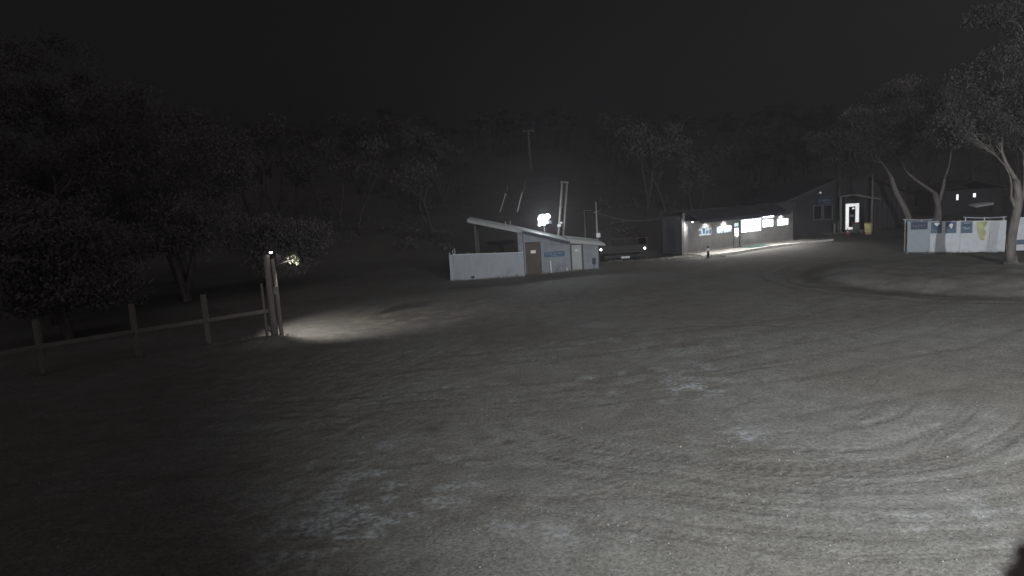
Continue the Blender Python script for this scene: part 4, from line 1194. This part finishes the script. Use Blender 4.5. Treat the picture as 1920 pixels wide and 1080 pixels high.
# ------------------------------------------------------------------ left fence and its lamp post
def fence():
    pts = [(-20.4, 20.2), (-17.66, 23.4), (-15.2, 25.3), (-13.03, 26.8)]
    root = empty('rail_fence', (-13.0, 26.8, gz(-13, 26.8)), 'weathered timber post and rail fence on the dark left side', 'fence')
    tops = [2.0, 2.05, 2.17, 2.19]
    for (x, y), t in zip(pts, tops):
        mb = MB(); mb.hexa([mb.P(x - 0.10, -(y - 0.09), -0.4), mb.P(x + 0.10, -(y - 0.09), -0.4), mb.P(x + 0.10, -(y + 0.09), -0.4), mb.P(x - 0.10, -(y + 0.09), -0.4),
                            mb.P(x - 0.09, -(y - 0.08), t), mb.P(x + 0.09, -(y - 0.08), t - 0.03), mb.P(x + 0.09, -(y + 0.08), t), mb.P(x - 0.09, -(y + 0.08), t + 0.02)])
        mb.build('post', 'timber', root, bevel=0.012)
    rp = [(-20.4, 20.1, 1.12), (-17.66, 23.28, 1.06), (-15.2, 25.18, 1.08), (-13.03, 26.68, 1.09), (-10.5, 27.2, 1.27)]
    for a, b in zip(rp[:-1], rp[1:]):
        a, b = Vector(a), Vector(b); d = (b - a); d.z = 0; ang = math.atan2(d.y, d.x)
        mb = MB((a.x, a.y, 0), ang); L = d.length
        mb.hexa([mb.P(0, 0.03, a.z - 0.08), mb.P(L - 0.01, 0.03, b.z - 0.08), mb.P(L - 0.01, -0.02, b.z - 0.08), mb.P(0, -0.02, a.z - 0.08),
                 mb.P(0, 0.03, a.z + 0.08), mb.P(L - 0.01, 0.03, b.z + 0.08), mb.P(L - 0.01, -0.02, b.z + 0.08), mb.P(0, -0.02, a.z + 0.08)])
        mb.build('rail', 'timber', root, bevel=0.01)
fence()

def lamp_post():
    x, y = -10.36, 27.3; z = gz(x, y)
    root = empty('lamp_post', (x, y, z), 'double timber lamp post at the end of the rail fence', 'lamp post')
    mb = MB(); mb.tube([(x - 0.05, y, z - 0.3), (x - 0.02, y, 3.66)], [0.15, 0.13], 10); mb.build('post', 'timber', root, smooth=True)
    mb = MB(); mb.tube([(x + 0.24, y + 0.05, z - 0.3), (x + 0.22, y + 0.05, 3.45)], [0.09, 0.075], 10); mb.build('post', 'timber', root, smooth=True)
    mb = MB(); mb.tube([(x - 0.36, y - 0.05, z - 0.3), (x - 0.34, y - 0.05, 2.45)], [0.06, 0.05], 8); mb.build('stay', 'timber', root, smooth=True)
    mb = MB(); mb.box(x + 0.20, x + 0.36, -(y - 0.16), -(y - 0.05), 1.95, 2.3); mb.build('switch_box', 'galv', root)
    mb = MB(); mb.box(x - 0.02, x + 0.34, -(y - 0.12), -(y + 0.30), 3.78, 3.84); mb.build('lamp_hood', 'trim', root)
    mb = MB(); mb.lathe((x + 0.19, y + 0.02, 3.70), [(0.03, 0), (0.07, 0.03), (0.06, 0.075)], 10); mb.build('bulb', 'bulb', root)
    light('post_light', 'SPOT', (x + 0.30, y + 0.34, 3.66), (x + 2.0, y + 1.9, 0), 780, root, (1.0, 0.94, 0.87), 0.04, 100, 0.6)
lamp_post()

def sapling():
    x, y = -10.86, 28.6; z = gz(x, y)
    root = empty('gum_sapling', (x, y, z), 'lit leafy gum branch sticking out right of the lamp post', 'sapling')
    mb = MB(); limb(mb, (x, y, z - 0.1), (-10.80, 28.6, 2.95), 0.05, 0.03, 0.01, 7); limb(mb, (-10.80, 28.6, 2.95), (-9.72, 28.5, 3.26), 0.032, 0.014, 0.04, 6, 6)
    limb(mb, (-10.0, 28.53, 3.2), (-9.62, 28.5, 3.52), 0.016, 0.007, 0.1, 5, 4)
    mb.build('stem', 'bark', root, smooth=True)
    V, F = leaf_quads([(-9.66, 28.5, 3.30), (-9.56, 28.5, 3.50), (-9.80, 28.5, 3.46), (-9.46, 28.5, 3.16)], [0.24, 0.2, 0.18, 0.14], 34, 0.16, 0.9)
    np_mesh('crown', V, F, 'leaflit', root)
sapling()

# ------------------------------------------------------------------ leafy twig close to the camera at the lower right corner
def twig():
    def at(px, py, dist):
        d = right * ((px - 960) / FPX) + up * ((540 - py) / FPX) + fwd
        return Vector((0, 0, CAMH)) + d * dist
    c = at(1935, 1095, 0.36)
    root = empty('leafy_twig', c, 'dark blurred leafy twig in the lower right corner', 'twig')
    mb = MB(); limb(mb, at(2050, 1250, 0.36), at(1925, 1060, 0.36), 0.002, 0.0008, 0.03, 6, 5); mb.build('stem', 'barkdark', root, smooth=True)
    V, F = leaf_quads([tuple(at(1925, 1075, 0.36)), tuple(at(1940, 1035, 0.365)), tuple(at(1915, 1100, 0.355))], [0.009, 0.009, 0.010], 26, 0.017, 1.0)
    np_mesh('leaf', V, F, 'twigleaf', root)
twig()

# ------------------------------------------------------------------ yard floodlight on its pole, out of frame to the right, that lights the yard
def yard_flood(x, y, h0, aim, power, cone, blend, lab):
    z0 = gz(x, y)
    root = empty('yard_floodlight', (x, y, z0), lab, 'floodlight')
    mb = MB(); mb.tube([(x, y, z0 - 0.2), (x, y, h0)], [0.12, 0.08], 10); mb.build('pole', 'galv', root, smooth=True)
    aim = Vector(aim); h = Vector((x, y, h0 + 0.1)); n = (aim - h).normalized(); h += n * 0.2
    s = MB(); s.tube([h, h + n * 0.12, h + n * 0.2], [0.12, 0.24, 0.26], 16); hd = s.build('lamp_head', 'galv', root)
    s = MB(); s.tube([h + n * 0.201, h + n * 0.22], [0.24, 0.23], 16); s.build('lens', 'bulb', hd)
    light('yard_light', 'SPOT', h + n * 0.4, aim, power, root, (0.97, 0.99, 1.0), 0.22, cone, blend)
yard_flood(14.5, -6.5, 7.8, (25.0, 36.0, -2.5), 36500, 116, 1.0, 'tall floodlight pole outside the frame at right lighting the yard')
yard_flood(3.2, -3.0, 7.0, (8.7, 20.0, -0.8), 14200, 92, 0.85, 'floodlight pole behind the viewpoint lighting the foreground')

# ------------------------------------------------------------------ thin night haze
def haze():
    mb = MB(); mb.box(-530, 530, 60, -720, -6, 110)
    m = bpy.data.materials.new('night_haze'); m.use_nodes = True
    t = m.node_tree
    for n in list(t.nodes):
        if n.type != 'OUTPUT_MATERIAL': t.nodes.remove(n)
    v = t.nodes.new('ShaderNodeVolumePrincipled')
    v.inputs['Color'].default_value = (0.90, 0.86, 0.90, 1)
    v.inputs['Density'].default_value = 0.0023
    v.inputs['Anisotropy'].default_value = 0.62
    out = [n for n in t.nodes if n.type == 'OUTPUT_MATERIAL'][0]
    t.links.new(v.outputs[0], out.inputs['Volume'])
    tag(mb.build('haze', m), 'thin night haze hanging over the whole yard and hillside', 'haze', kind='stuff')
haze()
